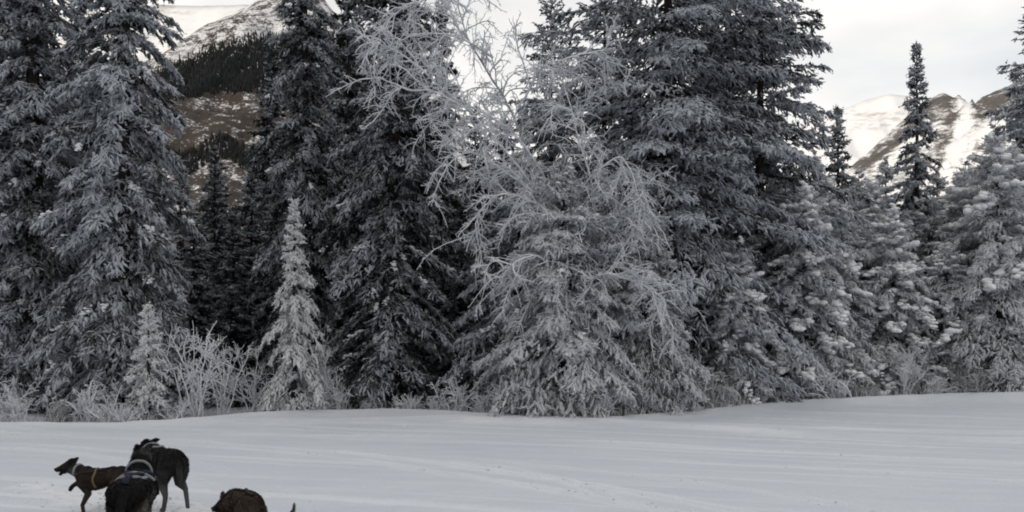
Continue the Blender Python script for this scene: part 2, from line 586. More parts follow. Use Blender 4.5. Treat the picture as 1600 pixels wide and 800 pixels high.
def zone_left(px, py, rid, v, h):
    return np.where(h < 0.62, 0.11, -0.04) + 0.1 * rid


mountain('mountain', 'distant pale snowfield ridge behind the dark wooded shoulder', [(-200, 60), (100, 20), (250, 6), (330, 9), (390, 8), (460, 40), (640, 110)],
         3800, 5200, 260, -0.12, M_MT_F, 0.08, seed=3)
mountain('mountain', 'wooded mountain shoulder with a dark forest band and brown scrub', [(60, 190), (200, 110), (275, 76), (318, 42), (368, 18), (410, -5), (455, -22), (500, -10), (540, 40), (600, 120), (700, 260)],
         900, 2300, 200, 0.02, M_MT_L, 0.12, seed=9, zone=zone_left)
mountain('mountain', 'far sunlit snowy mountain with pale smooth flanks', [(780, 250), (900, 215), (1100, 230), (1250, 196), (1300, 176), (1345, 158), (1390, 147), (1440, 152), (1500, 165), (1700, 210)],
         4200, 6400, 300, -0.16, M_MT_F, 0.16, seed=5)
mountain('mountain', 'snowy mountain with brown rock ribs and a snow gully', [(1330, 262), (1370, 225), (1420, 180), (1455, 156), (1475, 150), (1500, 163), (1515, 168), (1540, 152), (1570, 140), (1620, 118), (1750, 90), (1900, 140)],
         2200, 4200, 180, -0.10, M_MT_R, 0.34, seed=12, zone=zone_right)


def shade_ridge():
    """the hill behind the photographer whose shadow lies on the valley floor"""
    nx, ny = 120, 24
    a = np.linspace(-1, 1, nx)
    c = Vector((math.sin(SUN_AZ), math.cos(SUN_AZ), 0))
    tdir = Vector((-c.y, c.x, 0))
    v = np.linspace(-1, 1, ny)
    A, Vv = np.meshgrid(a, v)
    dist = 760 + Vv * 420
    along = A * 1700
    H = 330 * (1 - np.abs(Vv)) ** 0.9 * (1 - np.abs(A) ** 4) * (1 + 0.12 * fbm(A * 5, Vv * 2, 1.5)) - 4
    X = c.x * dist + tdir.x * along
    Y = c.y * dist + tdir.y * along
    V = np.stack([X, Y, H], -1).reshape(-1, 3)
    i = np.arange(ny - 1)[:, None] * nx
    j = np.arange(nx - 1)[None]
    F = np.stack([i + j, i + j + 1, i + nx + j + 1, i + nx + j], -1).reshape(-1, 4)
    link('hill', fast_mesh('hill', V, F, {'bare': np.full(nx * ny, 0.1)}, smooth=True), M_MT_L, kind='structure',
         label='snowy scrub hill behind the trail that shades the valley', category='hill')


shade_ridge()


def far_forest():
    """dark conifer band on the mountain shoulder, read as one mass"""
    rng = np.random.default_rng(21)
    mt = [o for o in bpy.data.objects if o.name.startswith('mountain') and o.get('label', '').startswith('wooded')][0]
    bvh = BVHTree.FromPolygons([v.co[:] for v in mt.data.vertices], [p.vertices[:] for p in mt.data.polygons])
    pts = []
    for k in range(13000):
        px = rng.uniform(235, 640)
        up = np.interp(px, [235, 262, 300, 360, 430, 520, 640], [128, 108, 92, 74, 54, 54, 130])
        lo = np.interp(px, [235, 262, 300, 360, 430, 520, 640], [150, 160, 152, 150, 146, 160, 200])
        band2 = rng.random() < 0.12
        if band2:
            py = rng.uniform(226, 262) + 14 * math.sin(px * 0.05)
        else:
            w = rng.random()
            py = up - 14 + (lo - up + 14) * w
            if w < 0.3 and rng.random() > (w / 0.3) ** 1.5:
                continue
            if w > 0.85 and rng.random() > (1 - w) / 0.15:
                continue
            py += 5 * float(vnoise(px * 0.03, 2.2))
        d = at(px, py, 1.0) - np.array((0, 0, CAMZ))
        hit = bvh.ray_cast(Vector((0, 0, CAMZ)), Vector(d).normalized())
        if hit[0] is None:
            continue
        pts.append(hit[0][:])
    P = np.array(pts)
    n = len(P)
    h = rng.uniform(0.3, 1.0, n) * 15
    r = h * rng.uniform(0.13, 0.2, n)
    K = 4
    Vs, Fs = [], []
    ang = np.arange(K) * 2 * math.pi / K
    ring = np.stack([np.cos(ang), np.sin(ang), np.zeros(K)], -1)
    base = P[:, None, :] + ring[None] * r[:, None, None] - np.array((0, 0, 2.0))
    midb = P[:, None, :] + ring[None] * (0.6 * r)[:, None, None] + np.array((0, 0, 1.0)) * (h * 0.45)[:, None, None]
    tip = P[:, None, :] + np.array((0, 0, 1.0)) * h[:, None, None]
    V = np.concatenate([base, midb, tip], 1)
    q = 2 * K + 1
    j = np.arange(K)
    jn = (j + 1) % K
    f = np.concatenate([np.stack([j, jn, K + jn], -1), np.stack([j, K + jn, K + j], -1), np.stack([K + j, K + jn, np.full(K, 2 * K)], -1)])
    F = f[None] + (np.arange(n) * q)[:, None, None]
    link('forest', fast_mesh('forest', V.reshape(-1, 3), F.reshape(-1, 3)), mat_noise('far_conifers', (0.007, 0.008, 0.009), (0.018, 0.02, 0.021), 0.2),
         kind='stuff', label='dark band of conifers across the distant mountain shoulder', category='forest')


far_forest()


# ------------------------------------------------------------------ spruces
def spruce_meshes(seed, H, R, whorl=0.36, per=5.5, droop=0.35, rime=0.45, lumps=0.5, lump_size=0.09, tw=0.056, tuft=0.062,
                  needle=(0.085, 0.034), shape=0.85, bare=0.03, hang=0.25, ragged=0.3, tip_rime=0.15, low=0.0, finger=0.036, sag=1.2):
    rng = np.random.default_rng(seed)
    # trunk
    zt = np.linspace(-0.4, H, 12)
    wob = np.cumsum(rng.normal(0, 0.012, (12, 2)), 0) * H / 12
    wob -= wob[0]
    tr = np.maximum(0.008, (0.012 * H + 0.03) * (1 - np.clip(zt, 0, H) / H) ** 0.9 + 0.006)
    TV, TF, _ = tubes([np.column_stack([wob, zt])], [tr], 8)
    tx = lambda z: np.array((np.interp(z, zt, wob[:, 0]), np.interp(z, zt, wob[:, 1])))
    bp, brd = [], []
    tufP, tufD, tufF, tufS = [], [], [], []
    lumpC, lumpR = [], []
    shB, shD, shL, shF = [], [], [], []
    z = bare * H
    while z < H * 0.99:
        t = z / H
        n = max(3, int(round(per * (0.75 + 0.5 * rng.random()) * (0.8 + 0.2 * (1 - t)))))
        a0 = rng.uniform(0, 6.28)
        for k in range(n):
            az = a0 + k * 6.283 / n + rng.normal(0, 0.28)
            zz = z + rng.uniform(-0.5, 0.5) * whorl
            tt = min(max(zz / H, 0), 0.995)
            prof = (1 - tt) ** shape * (1 - low * (1 - tt) ** 6)
            L = R * prof * rng.uniform(1 - ragged, 1 + ragged * 0.6) + 0.10 + 0.05 * R * (1 - tt)
            if rng.random() < 0.06:
                L *= 0.5
            # elevation: lower limbs sag, top ones reach up
            e0 = math.radians(np.interp(tt, [0, 0.3, 0.7, 0.92, 1.0], [-14, -8, 4, 25, 55]) + rng.normal(0, 8))
            dr = droop * np.interp(tt, [0, 0.5, 0.9, 1], [1.1, 1.0, 0.4, 0.0]) * rng.uniform(0.6, 1.4)
            m = max(5, int(L / 0.16))
            s = np.linspace(0, 1, m)
            r = L * s * math.cos(e0) * (1 - 0.12 * s * s)
            zc = L * (math.sin(e0) * s - dr * s ** 1.7 + 0.55 * dr * np.clip(s - 0.55, 0, 1) ** 1.5)
            bend = rng.normal(0, 0.12) * L * s * s
            ca, sa = math.cos(az), math.sin(az)
            c0 = tx(zz)
            P = np.column_stack([c0[0] + r * ca - bend * sa, c0[1] + r * sa + bend * ca, zz + zc])
            wr = (0.006 + 0.011 * L) * (1 - s) ** 0.8 + 0.004
            bp.append(P[::2] if m > 7 else P)
            brd.append(wr[::2] if m > 7 else wr)
            load = rime * rng.uniform(0.5, 1.4)
            # side shoots
            seen = 1.0 if zz < 13.0 else 0.4                # the tops above are grown more thinly
            ns = max(3, int(L / tw * seen))
            ss = rng.uniform(0.08, 1, 2 * ns)
            side = np.where(np.arange(2 * ns) % 2, 1.0, -1.0)
            base = np.stack([np.interp(ss, s, P[:, i]) for i in range(3)], -1)
            d = np.gradient(P, axis=0)
            d /= np.linalg.norm(d, axis=1)[:, None]
            bd = np.stack([np.interp(ss, s, d[:, i]) for i in range(3)], -1)
            lat = np.stack([-np.full_like(ss, sa), np.full_like(ss, ca), np.zeros_like(ss)], -1) * side[:, None]
            wfan = 0.42 * L * np.clip(1.05 - ss, 0.06, 1) * (0.35 + 0.9 * ss)
            offl = rng.random(2 * ns) ** 1.3 * wfan
            base = base + lat * offl[:, None] + bd * (0.45 * offl)[:, None]
            base[:, 2] += rng.normal(0, 0.03, 2 * ns) - 0.45 * hang * offl - 0.25 * offl ** 2
            sd_ = bd * rng.normal(0.75, 0.35, 2 * ns)[:, None] + lat * rng.normal(0.45, 0.6, 2 * ns)[:, None] + np.array((0, 0, 1.0)) * rng.normal(-hang * 0.8, 0.4, 2 * ns)[:, None]
            sd_ /= np.linalg.norm(sd_, axis=1)[:, None]
            sl_ = np.minimum(0.24, (0.10 + 0.05 * L) * rng.uniform(0.5, 1.5, 2 * ns))
            # the leader of the limb is a shoot of its own
            nb = max(2, int(L / 0.22))
            sb = np.linspace(0.12, 0.97, nb)
            base = np.vstack([base, np.stack([np.interp(sb, s, P[:, i]) for i in range(3)], -1)])
            sd_ = np.vstack([sd_, np.stack([np.interp(sb, s, d[:, i]) for i in range(3)], -1)])
            sl_ = np.append(sl_, np.full(nb, min(0.24, 0.10 + 0.15 * L)))
            sload = load * rng.uniform(0.6, 1.4, len(sl_))
            shB.append(base)
            shD.append(sd_)
            shL.append(sl_)
            shF.append(sload)
            cnt = np.maximum(2 if seen == 1 else 1, (sl_ / tuft * seen).astype(int))
            idx = np.repeat(np.arange(len(sl_)), cnt)
            uu = rng.random(len(idx))
            pos = base[idx] + sd_[idx] * (sl_[idx] * uu)[:, None]
            pos[:, 2] -= sag * (uu * sl_[idx]) ** 2
            od = rng.normal(0, 1, (len(idx), 3))
            od[:, 2] -= 0.25
            od /= np.linalg.norm(od, axis=1)[:, None]
            dirv = sd_[idx] * 0.75 + od * 0.8
            dirv /= np.linalg.norm(dirv, axis=1)[:, None]
            upn = np.clip(od[:, 2] * 0.6 + 0.45, 0, 1)
            fr = sload[idx] * (0.45 + 0.85 * upn) + tip_rime * uu + rng.normal(0, 0.04, len(idx))
            tufP.append(pos + od * 0.018)
            tufD.append(dirv)
            tufF.append(fr)
            tufS.append(np.full(len(idx), 0.85 + 0.3 * rng.random()))
            if lumps > 0 and L > 0.35 and rng.random() < 0.75:
                # pillows of snow: strings of overlapping lumps on the upper side of the outer bough
                for q in range(rng.poisson(lumps * L * 0.55)):
                    i0 = rng.uniform(0.3, 0.97)
                    c0_ = np.array([np.interp(i0, s, P[:, i]) for i in range(3)]) + lat[0] * rng.normal(0, 0.13 * L)
                    kk = rng.integers(5, 15)
                    dd = np.array([np.interp(i0, s, d[:, i]) for i in range(3)])
                    off_ = np.linspace(-0.5, 0.5, kk)[:, None] * dd * lump_size * kk * 0.30 + rng.normal(0, 0.42 * lump_size, (kk, 3)) * np.array((1, 1, 0.35))
                    ls = lump_size * rng.uniform(0.3, 1.0, kk) * 0.8
                    lumpC.append(c0_ + off_ + np.array((0, 0, 0.03)))
                    lumpR.append(np.column_stack([ls * 1.15, ls * 0.9, ls * 0.6]))
        z += whorl * (1 - 0.5 * t) * rng.uniform(0.75, 1.25)
    # needle sprays
    P = np.concatenate(tufP)
    D = np.concatenate(tufD)
    Fv = np.concatenate(tufF)
    Sz = np.concatenate(tufS)
    n = len(P)
    rv = rng.normal(0, 1, (n, 3))
    sx = np.cross(D, rv)
    sx /= np.linalg.norm(sx, axis=1)[:, None] + 1e-9
    ln = needle[0] * Sz * rng.uniform(0.7, 1.3, n)
    wd = needle[1] * Sz * rng.uniform(0.7, 1.3, n)
    up2 = np.cross(D, sx)
    a = P + sx * (wd * 0.5)[:, None]
    b = P - sx * (wd * 0.5)[:, None]
    c = P + D * ln[:, None]
    e = P + D * (ln * 0.35)[:, None] + up2 * (wd * 0.8)[:, None]
    g = P + D * (ln * 0.35)[:, None] - up2 * (wd * 0.8)[:, None]
    V = np.stack([a, b, c, e, g], 1).reshape(-1, 3)
    o = (np.arange(n) * 5)[:, None]
    F = np.concatenate([o + np.array([[0, 1, 2]]), o + np.array([[3, 4, 2]])])
    rimev = np.repeat(Fv, 5)
    # rimed shoots: lumpy tapered fingers, white above and dark below
    B_ = np.concatenate(shB)
    D_ = np.concatenate(shD)
    L_ = np.concatenate(shL)
    F_ = np.concatenate(shF)
    k = len(B_)
    latv = np.cross(D_, np.array((0, 0, 1.0)))
    latv /= np.linalg.norm(latv, axis=1)[:, None] + 1e-6
    upv = np.cross(latv, D_)
    rr = finger * rng.uniform(0.7, 1.3, k)
    rings, rf = [], []
    for u, rs in ((0.0, 0.8), (0.6, 1.0)):
        ctr = B_ + D_ * (L_ * u)[:, None]
        ctr[:, 2] -= sag * (u * L_) ** 2
        for av, bv, fv in ((1, 0, 0.85), (0, 0.8, 1.35), (-1, 0, 0.85), (0, -0.7, 0.2)):
            q = rs * rr * rng.uniform(0.45, 1.5, k)
            rings.append(ctr + latv * (av * q)[:, None] + upv * (bv * q)[:, None])
            rf.append(F_ * fv + tip_rime * u * (1 if bv >= 0 else 0.3))
    tipc = B_ + D_ * L_[:, None]
    tipc[:, 2] -= sag * L_ ** 2
    rings.append(tipc)
    rf.append(F_ * 1.0 + tip_rime)
    V2 = np.stack(rings, 1).reshape(-1, 3)
    R2 = np.stack(rf, 1).ravel()
    fl = []
    for lv in (0,):
        for j in range(4):
            jn = (j + 1) % 4
            fl += [(lv + j, lv + jn, lv + 4 + jn), (lv + j, lv + 4 + jn, lv + 4 + j)]
    fl += [(4 + j, 4 + (j + 1) % 4, 8) for j in range(4)]
    F2 = (np.array(fl)[None] + (np.arange(k) * 9)[:, None, None]).reshape(-1, 3)
    F = np.concatenate([F, F2 + len(V)])
    V = np.concatenate([V, V2])
    rimev = np.concatenate([rimev, R2])
    tag = f'spruce{seed}'
    out = {'trunk': fast_mesh(tag + '_trunk', TV, TF, smooth=True)}
    BV, BF, _ = tubes(bp, brd, 3)
    out['branchwork'] = fast_mesh(tag + '_branchwork', BV, BF)
    out['crown'] = fast_mesh(tag + '_crown', V, F, {'rime': rimev})
    if lumpC:
        LV, LF = blobs(np.concatenate(lumpC), np.concatenate(lumpR), rng, fine=lump_size > 0.11, jitter=0.22)
        out['snow_load'] = fast_mesh(tag + '_snow', LV, LF, smooth=True)
    print(tag, len(F), len(B_))
    return out


TRI = [0]


def plant_spruce(meshes, mat, X, Y, label, name='spruce_tree', scale=1.0, rz=None, group=None, zoff=0.0, sxy=1.0, lean=(0, 0)):
    root = link(name, None, label=label, category='spruce', group=group)
    root.location = (X, Y, float(ground_z(X, Y)[0]) + zoff)
    root.scale = (scale * sxy, scale * sxy, scale)
    root.rotation_euler = (lean[0], lean[1], RNG.uniform(0, 6.28) if rz is None else rz)
    link('trunk', meshes['trunk'], M_BARK, root)
    link('branchwork', meshes['branchwork'], M_BARK, root, kind='stuff')
    c = link('crown', meshes['crown'], mat, root)
    if 'snow_load' in meshes:
        link('snow_load', meshes['snow_load'], M_SNOWLUMP, root, kind='stuff')
    return root


def xy(px, Y):
    return (px - 800) * Y / FPX, Y


def htop(py, Y):
    return CAMZ + (HZ - py) * Y / FPX


# the large spruces of the front row, each grown for itself
SP = {}
SP['A'] = spruce_meshes(11, 21.0, 2.45, rime=0.55, lumps=0.6, lump_size=0.085, hang=0.35, droop=0.5, shape=0.78, ragged=0.4)
SP['C'] = spruce_meshes(14, 18.0, 2.4, rime=0.48, lumps=0.7, lump_size=0.09, hang=0.2, droop=0.5, shape=0.72, ragged=0.5)
SP['E'] = spruce_meshes(15, 20.5, 6.3, whorl=0.45, per=5.4, rime=0.60, lumps=0.0, hang=0.30, droop=0.26, shape=0.52, ragged=0.5, tw=0.07, tuft=0.085, needle=(0.10, 0.04), finger=0.04, low=0.6)
SP['E2'] = spruce_meshes(16, 17.5, 3.8, whorl=0.42, rime=0.62, lumps=0.0, hang=0.3, droop=0.3, shape=0.60, ragged=0.45, tw=0.062)
SP['F'] = spruce_meshes(17, 6.4, 2.7, whorl=0.26, rime=0.62, lumps=0.5, lump_size=0.085, hang=0.5, droop=0.6, shape=0.55, tip_rime=0.25, sag=0.9)
SP['G2'] = spruce_meshes(19, 11.5, 1.75, whorl=0.30, rime=0.46, lumps=0.3, lump_size=0.10, droop=0.35, shape=1.0, ragged=0.5)
SP['I2'] = spruce_meshes(23, 8.2, 2.9, whorl=0.30, rime=0.74, lumps=1.3, lump_size=0.20, hang=0.35, droop=0.5, shape=0.58, tip_rime=0.2)
SP['A2'], SP['B'], SP['G'] = SP['A'], SP['C'], SP['G2']
SP['S'] = spruce_meshes(24, 6.2, 1.95, whorl=0.27, per=4.4, rime=0.95, lumps=0.0, hang=0.35, droop=0.75, shape=1.3, ragged=0.5, tip_rime=0.3, finger=0.036, bare=0.05)
SP['S2'] = spruce_meshes(25, 2.75, 0.85, whorl=0.19, per=4.6, rime=1.0, lumps=0.0, hang=0.3, droop=0.4, shape=0.9, tw=0.055, needle=(0.07, 0.03), tip_rime=0.3, finger=0.026)
SP['K'] = spruce_meshes(26, 14.0, 2.2, whorl=0.42, per=5.0, rime=0.42, lumps=0.0, droop=0.4, shape=0.8, tw=0.10, tuft=0.12, needle=(0.13, 0.055), finger=0.055)
SP['K2'] = spruce_meshes(27, 11.0, 2.0, whorl=0.42, per=5.0, rime=0.50, lumps=0.0, droop=0.4, shape=0.85, tw=0.10, tuft=0.12, needle=(0.13, 0.055), finger=0.055)

plant_spruce(SP['A'], M_NEEDLE, *xy(188, 24.0), 'tall broad frosted spruce behind the smallest sapling, snow on its drooping boughs', rz=0.4)
plant_spruce(SP['A2'], M_NEEDLE, *xy(58, 25.8), 'tall grey frosted spruce beside the broad one with snowy drooping boughs', rz=4.4, sxy=1.06)
plant_spruce(SP['A'], M_NEEDLE, *xy(-40, 25.5), 'tall spruce with bluish frost at the end of the tree line', rz=2.1, scale=0.97)
plant_spruce(SP['B'], M_NEEDLE_DK, *xy(478, 27.5), 'tall dark narrow spruce behind the slender white sapling', rz=3.6, sxy=0.82)
plant_spruce(SP['C'], M_NEEDLE_DK, *xy(612, 25.6), 'tall dark spruce with clumped snow on its boughs, beside the arching birch', rz=0.9)
plant_spruce(SP['E'], M_NEEDLE, *xy(1040, 27.6), 'huge broad spruce with thick dark trunk and long horizontal limbs')
plant_spruce(SP['E2'], M_NEEDLE, *xy(1186, 29.5), 'tall frosted spruce crowding the huge thick trunked spruce')
plant_spruce(SP['F'], M_NEEDLE_WH, *xy(880, 23.0), 'low broad frosted spruce under the arching birch, boughs touching the snow', sxy=1.0)
plant_spruce(SP['F'], M_NEEDLE_WH, *xy(1010, 24.2), 'low shaggy frosted spruce at the foot of the huge spruce', rz=1.0, scale=0.82)
plant_spruce(SP['G'], M_NEEDLE, *xy(1310, 33.0), 'slim dark spruce whose short tip stands before the pale mountain', scale=htop(178, 33.0) / 11.5, rz=2.2, sxy=1.1)
plant_spruce(SP['G2'], M_NEEDLE, *xy(1432, 31.0), 'slim pointed dark spruce rising high against the rocky mountain', scale=htop(80, 31.0) / 11.5, sxy=0.88)
plant_spruce(SP['I2'], M_NEEDLE_WH, *xy(1260, 27.8), 'bushy snow laden spruce with white pillows on its boughs below the slim short spruce', scale=0.80)
plant_spruce(SP['I2'], M_NEEDLE_WH, *xy(1150, 26.4), 'bushy frosted spruce between the huge spruce and the snow laden one', rz=2.6, scale=0.59)
plant_spruce(SP['I2'], M_NEEDLE_WH, *xy(1560, 28.6), 'snow laden spruce with heavy white clumps at the foot of the tall end spruce')
plant_spruce(SP['I2'], M_NEEDLE_WH, *xy(1395, 29.0), 'bushy snow laden spruce in front of the high pointed spruce', rz=2.0, scale=0.72)
plant_spruce(SP['I2'], M_NEEDLE_WH, *xy(1480, 29.0), 'rounded frosted spruce between two snow laden spruces', rz=4.0, scale=0.59)
plant_spruce(SP['I2'], M_NEEDLE_WH, *xy(1215, 29.5), 'frosted spruce filling the gap below the tall crowded spruce', rz=5.2, scale=0.85)
plant_spruce(SP['I2'], M_NEEDLE_WH, *xy(1505, 31.5), 'pale frosted spruce below the snow gully of the rocky mountain', rz=3.3, scale=0.92)
plant_spruce(SP['F'], M_NEEDLE, *xy(810, 25.5), 'frosted spruce half hidden under the drooping birch limbs', rz=3.7, scale=1.12)
plant_spruce(SP['E2'], M_NEEDLE, *xy(945, 31.5), 'tall thin frosted spruce behind the birch, next to the huge trunk', rz=3.7, scale=htop(-70, 31.5) / 17.5, sxy=0.95)
plant_spruce(SP['E2'], M_NEEDLE, *xy(862, 34.0), 'frosted spruce directly behind the upper birch limbs', rz=2.4, scale=htop(-10, 34.0) / 17.5, sxy=0.9)
plant_spruce(SP['E2'], M_NEEDLE, *xy(1112, 32.0), 'tall frosted spruce wedged between the huge spruce and its crowding neighbour', rz=5.1, scale=1.05)
plant_spruce(SP['I2'], M_NEEDLE_WH, *xy(1452, 30.6), 'frosted spruce tucked behind the rounded one beside the high pointed spruce', rz=0.2, scale=0.80)
plant_spruce(SP['I2'], M_NEEDLE_WH, *xy(1290, 29.2), 'pale frosted spruce rising behind the one with white pillows', rz=4.9, scale=0.86)
plant_spruce(SP['I2'], M_NEEDLE_WH, *xy(1368, 31.5), 'frosted spruce between the two slim pointed spruces', rz=1.5, scale=0.88)
plant_spruce(SP['I2'], M_NEEDLE_WH, *xy(1325, 30.5), 'frosted spruce standing just before the slim short dark spruce', rz=0.7, scale=0.80)
plant_spruce(SP['E2'], M_NEEDLE, *xy(1640, 30.0), 'tall frosted spruce standing at the mountain end of the tree line', rz=1.2, scale=htop(-40, 30.0) / 17.5, sxy=1.05)
plant_spruce(SP['S'], M_NEEDLE_SAP, *xy(460, 23.2), 'slender white frosted spruce sapling with a bare pointed top', scale=htop(325, 23.2) / 6.2, sxy=0.85)
plant_spruce(SP['S2'], M_NEEDLE_SAP, *xy(232, 21.7), 'smallest white frosted spruce sapling on the snow bank', scale=htop(484, 21.7) / 2.75, sxy=0.85)

# second and third rows, seen in the gaps
BACK = [  # photo column, distance, row of the top, mesh, width factor
    (335, 34, 228, 'K', .8), (392, 33, 255, 'K2', 1.0), (280, 37, 262, 'K2', 1.0), (300, 31, 330, 'K2', 1.2), (365, 30, 330, 'K', 1.1), (425, 35, 90, 'K', 1.0),
    (545, 33, -60, 'K', 1.0), (560, 38, 40, 'K', 1.0), (640, 34, -20, 'K', 1.0), (690, 36, -40, 'K', 0.75), (690, 30, 200, 'K2', 1.1), (742, 33, 170, 'K', 1.0),
    (785, 36, 190, 'K2', 1.1), (840, 33, 250, 'K2', 1.2), (905, 36, 240, 'K', 1.1), (955, 32, 250, 'K2', 1.3), (1110, 36, 40, 'K', 1.2), (1090, 33, 200, 'K2', 1.3),
    (1230, 36, 270, 'K2', 1.2), (1275, 40, 255, 'K2', 1.1), (1345, 38, 280, 'K2', 1.2), (1385, 36, 262, 'K2', 1.1), (1465, 37, 275, 'K2', 1.2), (1505, 36, 268, 'K2', 1.2),
    (1550, 38, 215, 'K2', 1.1), (1590, 36, 120, 'K', 1.0), (130, 33, -60, 'K', 1.1), (20, 32, -30, 'K', 1.1), (240, 34, 180, 'K', 1.0), (-60, 31, -40, 'K', 1.1),
    (500, 31, 250, 'K2', 1.2), (720, 28.5, 300, 'K2', 1.1), (800, 30, 300, 'K2', 1.2), (1680, 33, 20, 'K', 1.1), (560, 30, 300, 'K2', 1.2), (440, 30.5, 300, 'K2', 1.2),
    (100, 30, 250, 'K2', 1.2), (10, 29, 200, 'K2', 1.2), (260, 29, 380, 'K2', 1.2), (340, 42, 250, 'K', 1.3), (420, 44, 200, 'K', 1.3), (760, 44, 215, 'K', 1.4), (860, 44, 240, 'K', 1.4),
    (960, 44, 230, 'K', 1.4), (640, 44, 120, 'K', 1.3), (1240, 46, 290, 'K2', 1.5), (1330, 46, 290, 'K2', 1.5), (1420, 46, 290, 'K2', 1.5), (1500, 46, 285, 'K2', 1.5), (1590, 46, 250, 'K2', 1.5),
    (180, 40, 100, 'K', 1.4), (60, 40, 0, 'K', 1.4), (1150, 42, 180, 'K', 1.4), (1040, 40, 150, 'K', 1.3),
]
def place_of(px):
    for lim, w in ((270, 'the broad frosted spruce with drooping boughs'), (445, 'the slender white sapling'), (705, 'the dark spruce with clumped snow'),
                   (985, 'the arching birch'), (1210, 'the huge thick trunked spruce'), (9999, 'the snow laden spruces')):
        if px < lim:
            return w


def back_label(px):
    return 'dark spruce deep in the forest behind ' + place_of(px)


HK = {'K': 14.0, 'K2': 11.0}
for q, (px, Y, top, k, sx) in enumerate(BACK):
    sc = htop(top, Y) / HK[k]
    plant_spruce(SP[k], M_NEEDLE_WH if px > 1200 else M_NEEDLE if px < 270 or px > 800 else M_NEEDLE_DK, *xy(px, Y), back_label(px), scale=sc, sxy=min(1.5, max(0.7, sx * (1.0 / sc) ** 0.5)),
                 group='spruces deep in the forest')


# ------------------------------------------------------------------ rimed birch and shrubs
def twig_grow(rng, starts, levels):
    """starts: list of (path (n,3), r0, r1). levels: per level (spacing, length, length jitter, spread, droop, curl, r0, r1)"""
    paths, radii = [], []
    cur = []
    for P, r0, r1 in starts:
        paths.append(P)
        radii.append(np.linspace(r0, r1, len(P)))
        cur.append(P)
    for (sp, ln, lj, spread, droop, curl, r0, r1, seg, s0) in levels:
        nxt = []
        for P in cur:
            segl = np.linalg.norm(np.diff(P, axis=0), axis=1)
            cum = np.concatenate([[0], np.cumsum(segl)])
            tot = cum[-1]
            k = max(1, int(tot * (1 - s0) / sp))
            for s in np.sort(rng.uniform(s0, 1.0, k)) * tot:
                p = np.array([np.interp(s, cum, P[:, i]) for i in range(3)])
                i = min(len(P) - 2, np.searchsorted(cum, s, 'right') - 1)
                d = P[i + 1] - P[i]
                d = d / (np.linalg.norm(d) + 1e-9)
                v = rng.normal(0, 1, 3)
                v -= d * np.dot(v, d)
                v /= np.linalg.norm(v) + 1e-9
                v = d * math.cos(spread) + v * math.sin(spread)
                L = ln * math.exp(rng.normal(0, lj)) * (1.15 - 0.5 * s / tot)
                st = L / seg
                ax = rng.normal(0, 1, 3)
                ax /= np.linalg.norm(ax)
                w = rng.normal(0, curl)
                Q = [p]
                for q in range(seg):
                    v = v + np.cross(ax, v) * w + rng.normal(0, 0.13, 3) + np.array((0, 0, -droop * st * (0.5 + q / seg)))
                    v /= np.linalg.norm(v)
                    Q.append(Q[-1] + v * st)
                Q = np.array(Q)
                paths.append(Q)
                radii.append(np.linspace(r0, r1, len(Q)))
                nxt.append(Q)
        cur = nxt
    return paths, radii


def smooth_path(pts, per=6):
    return catmull([np.asarray(p, float) for p in pts], per)


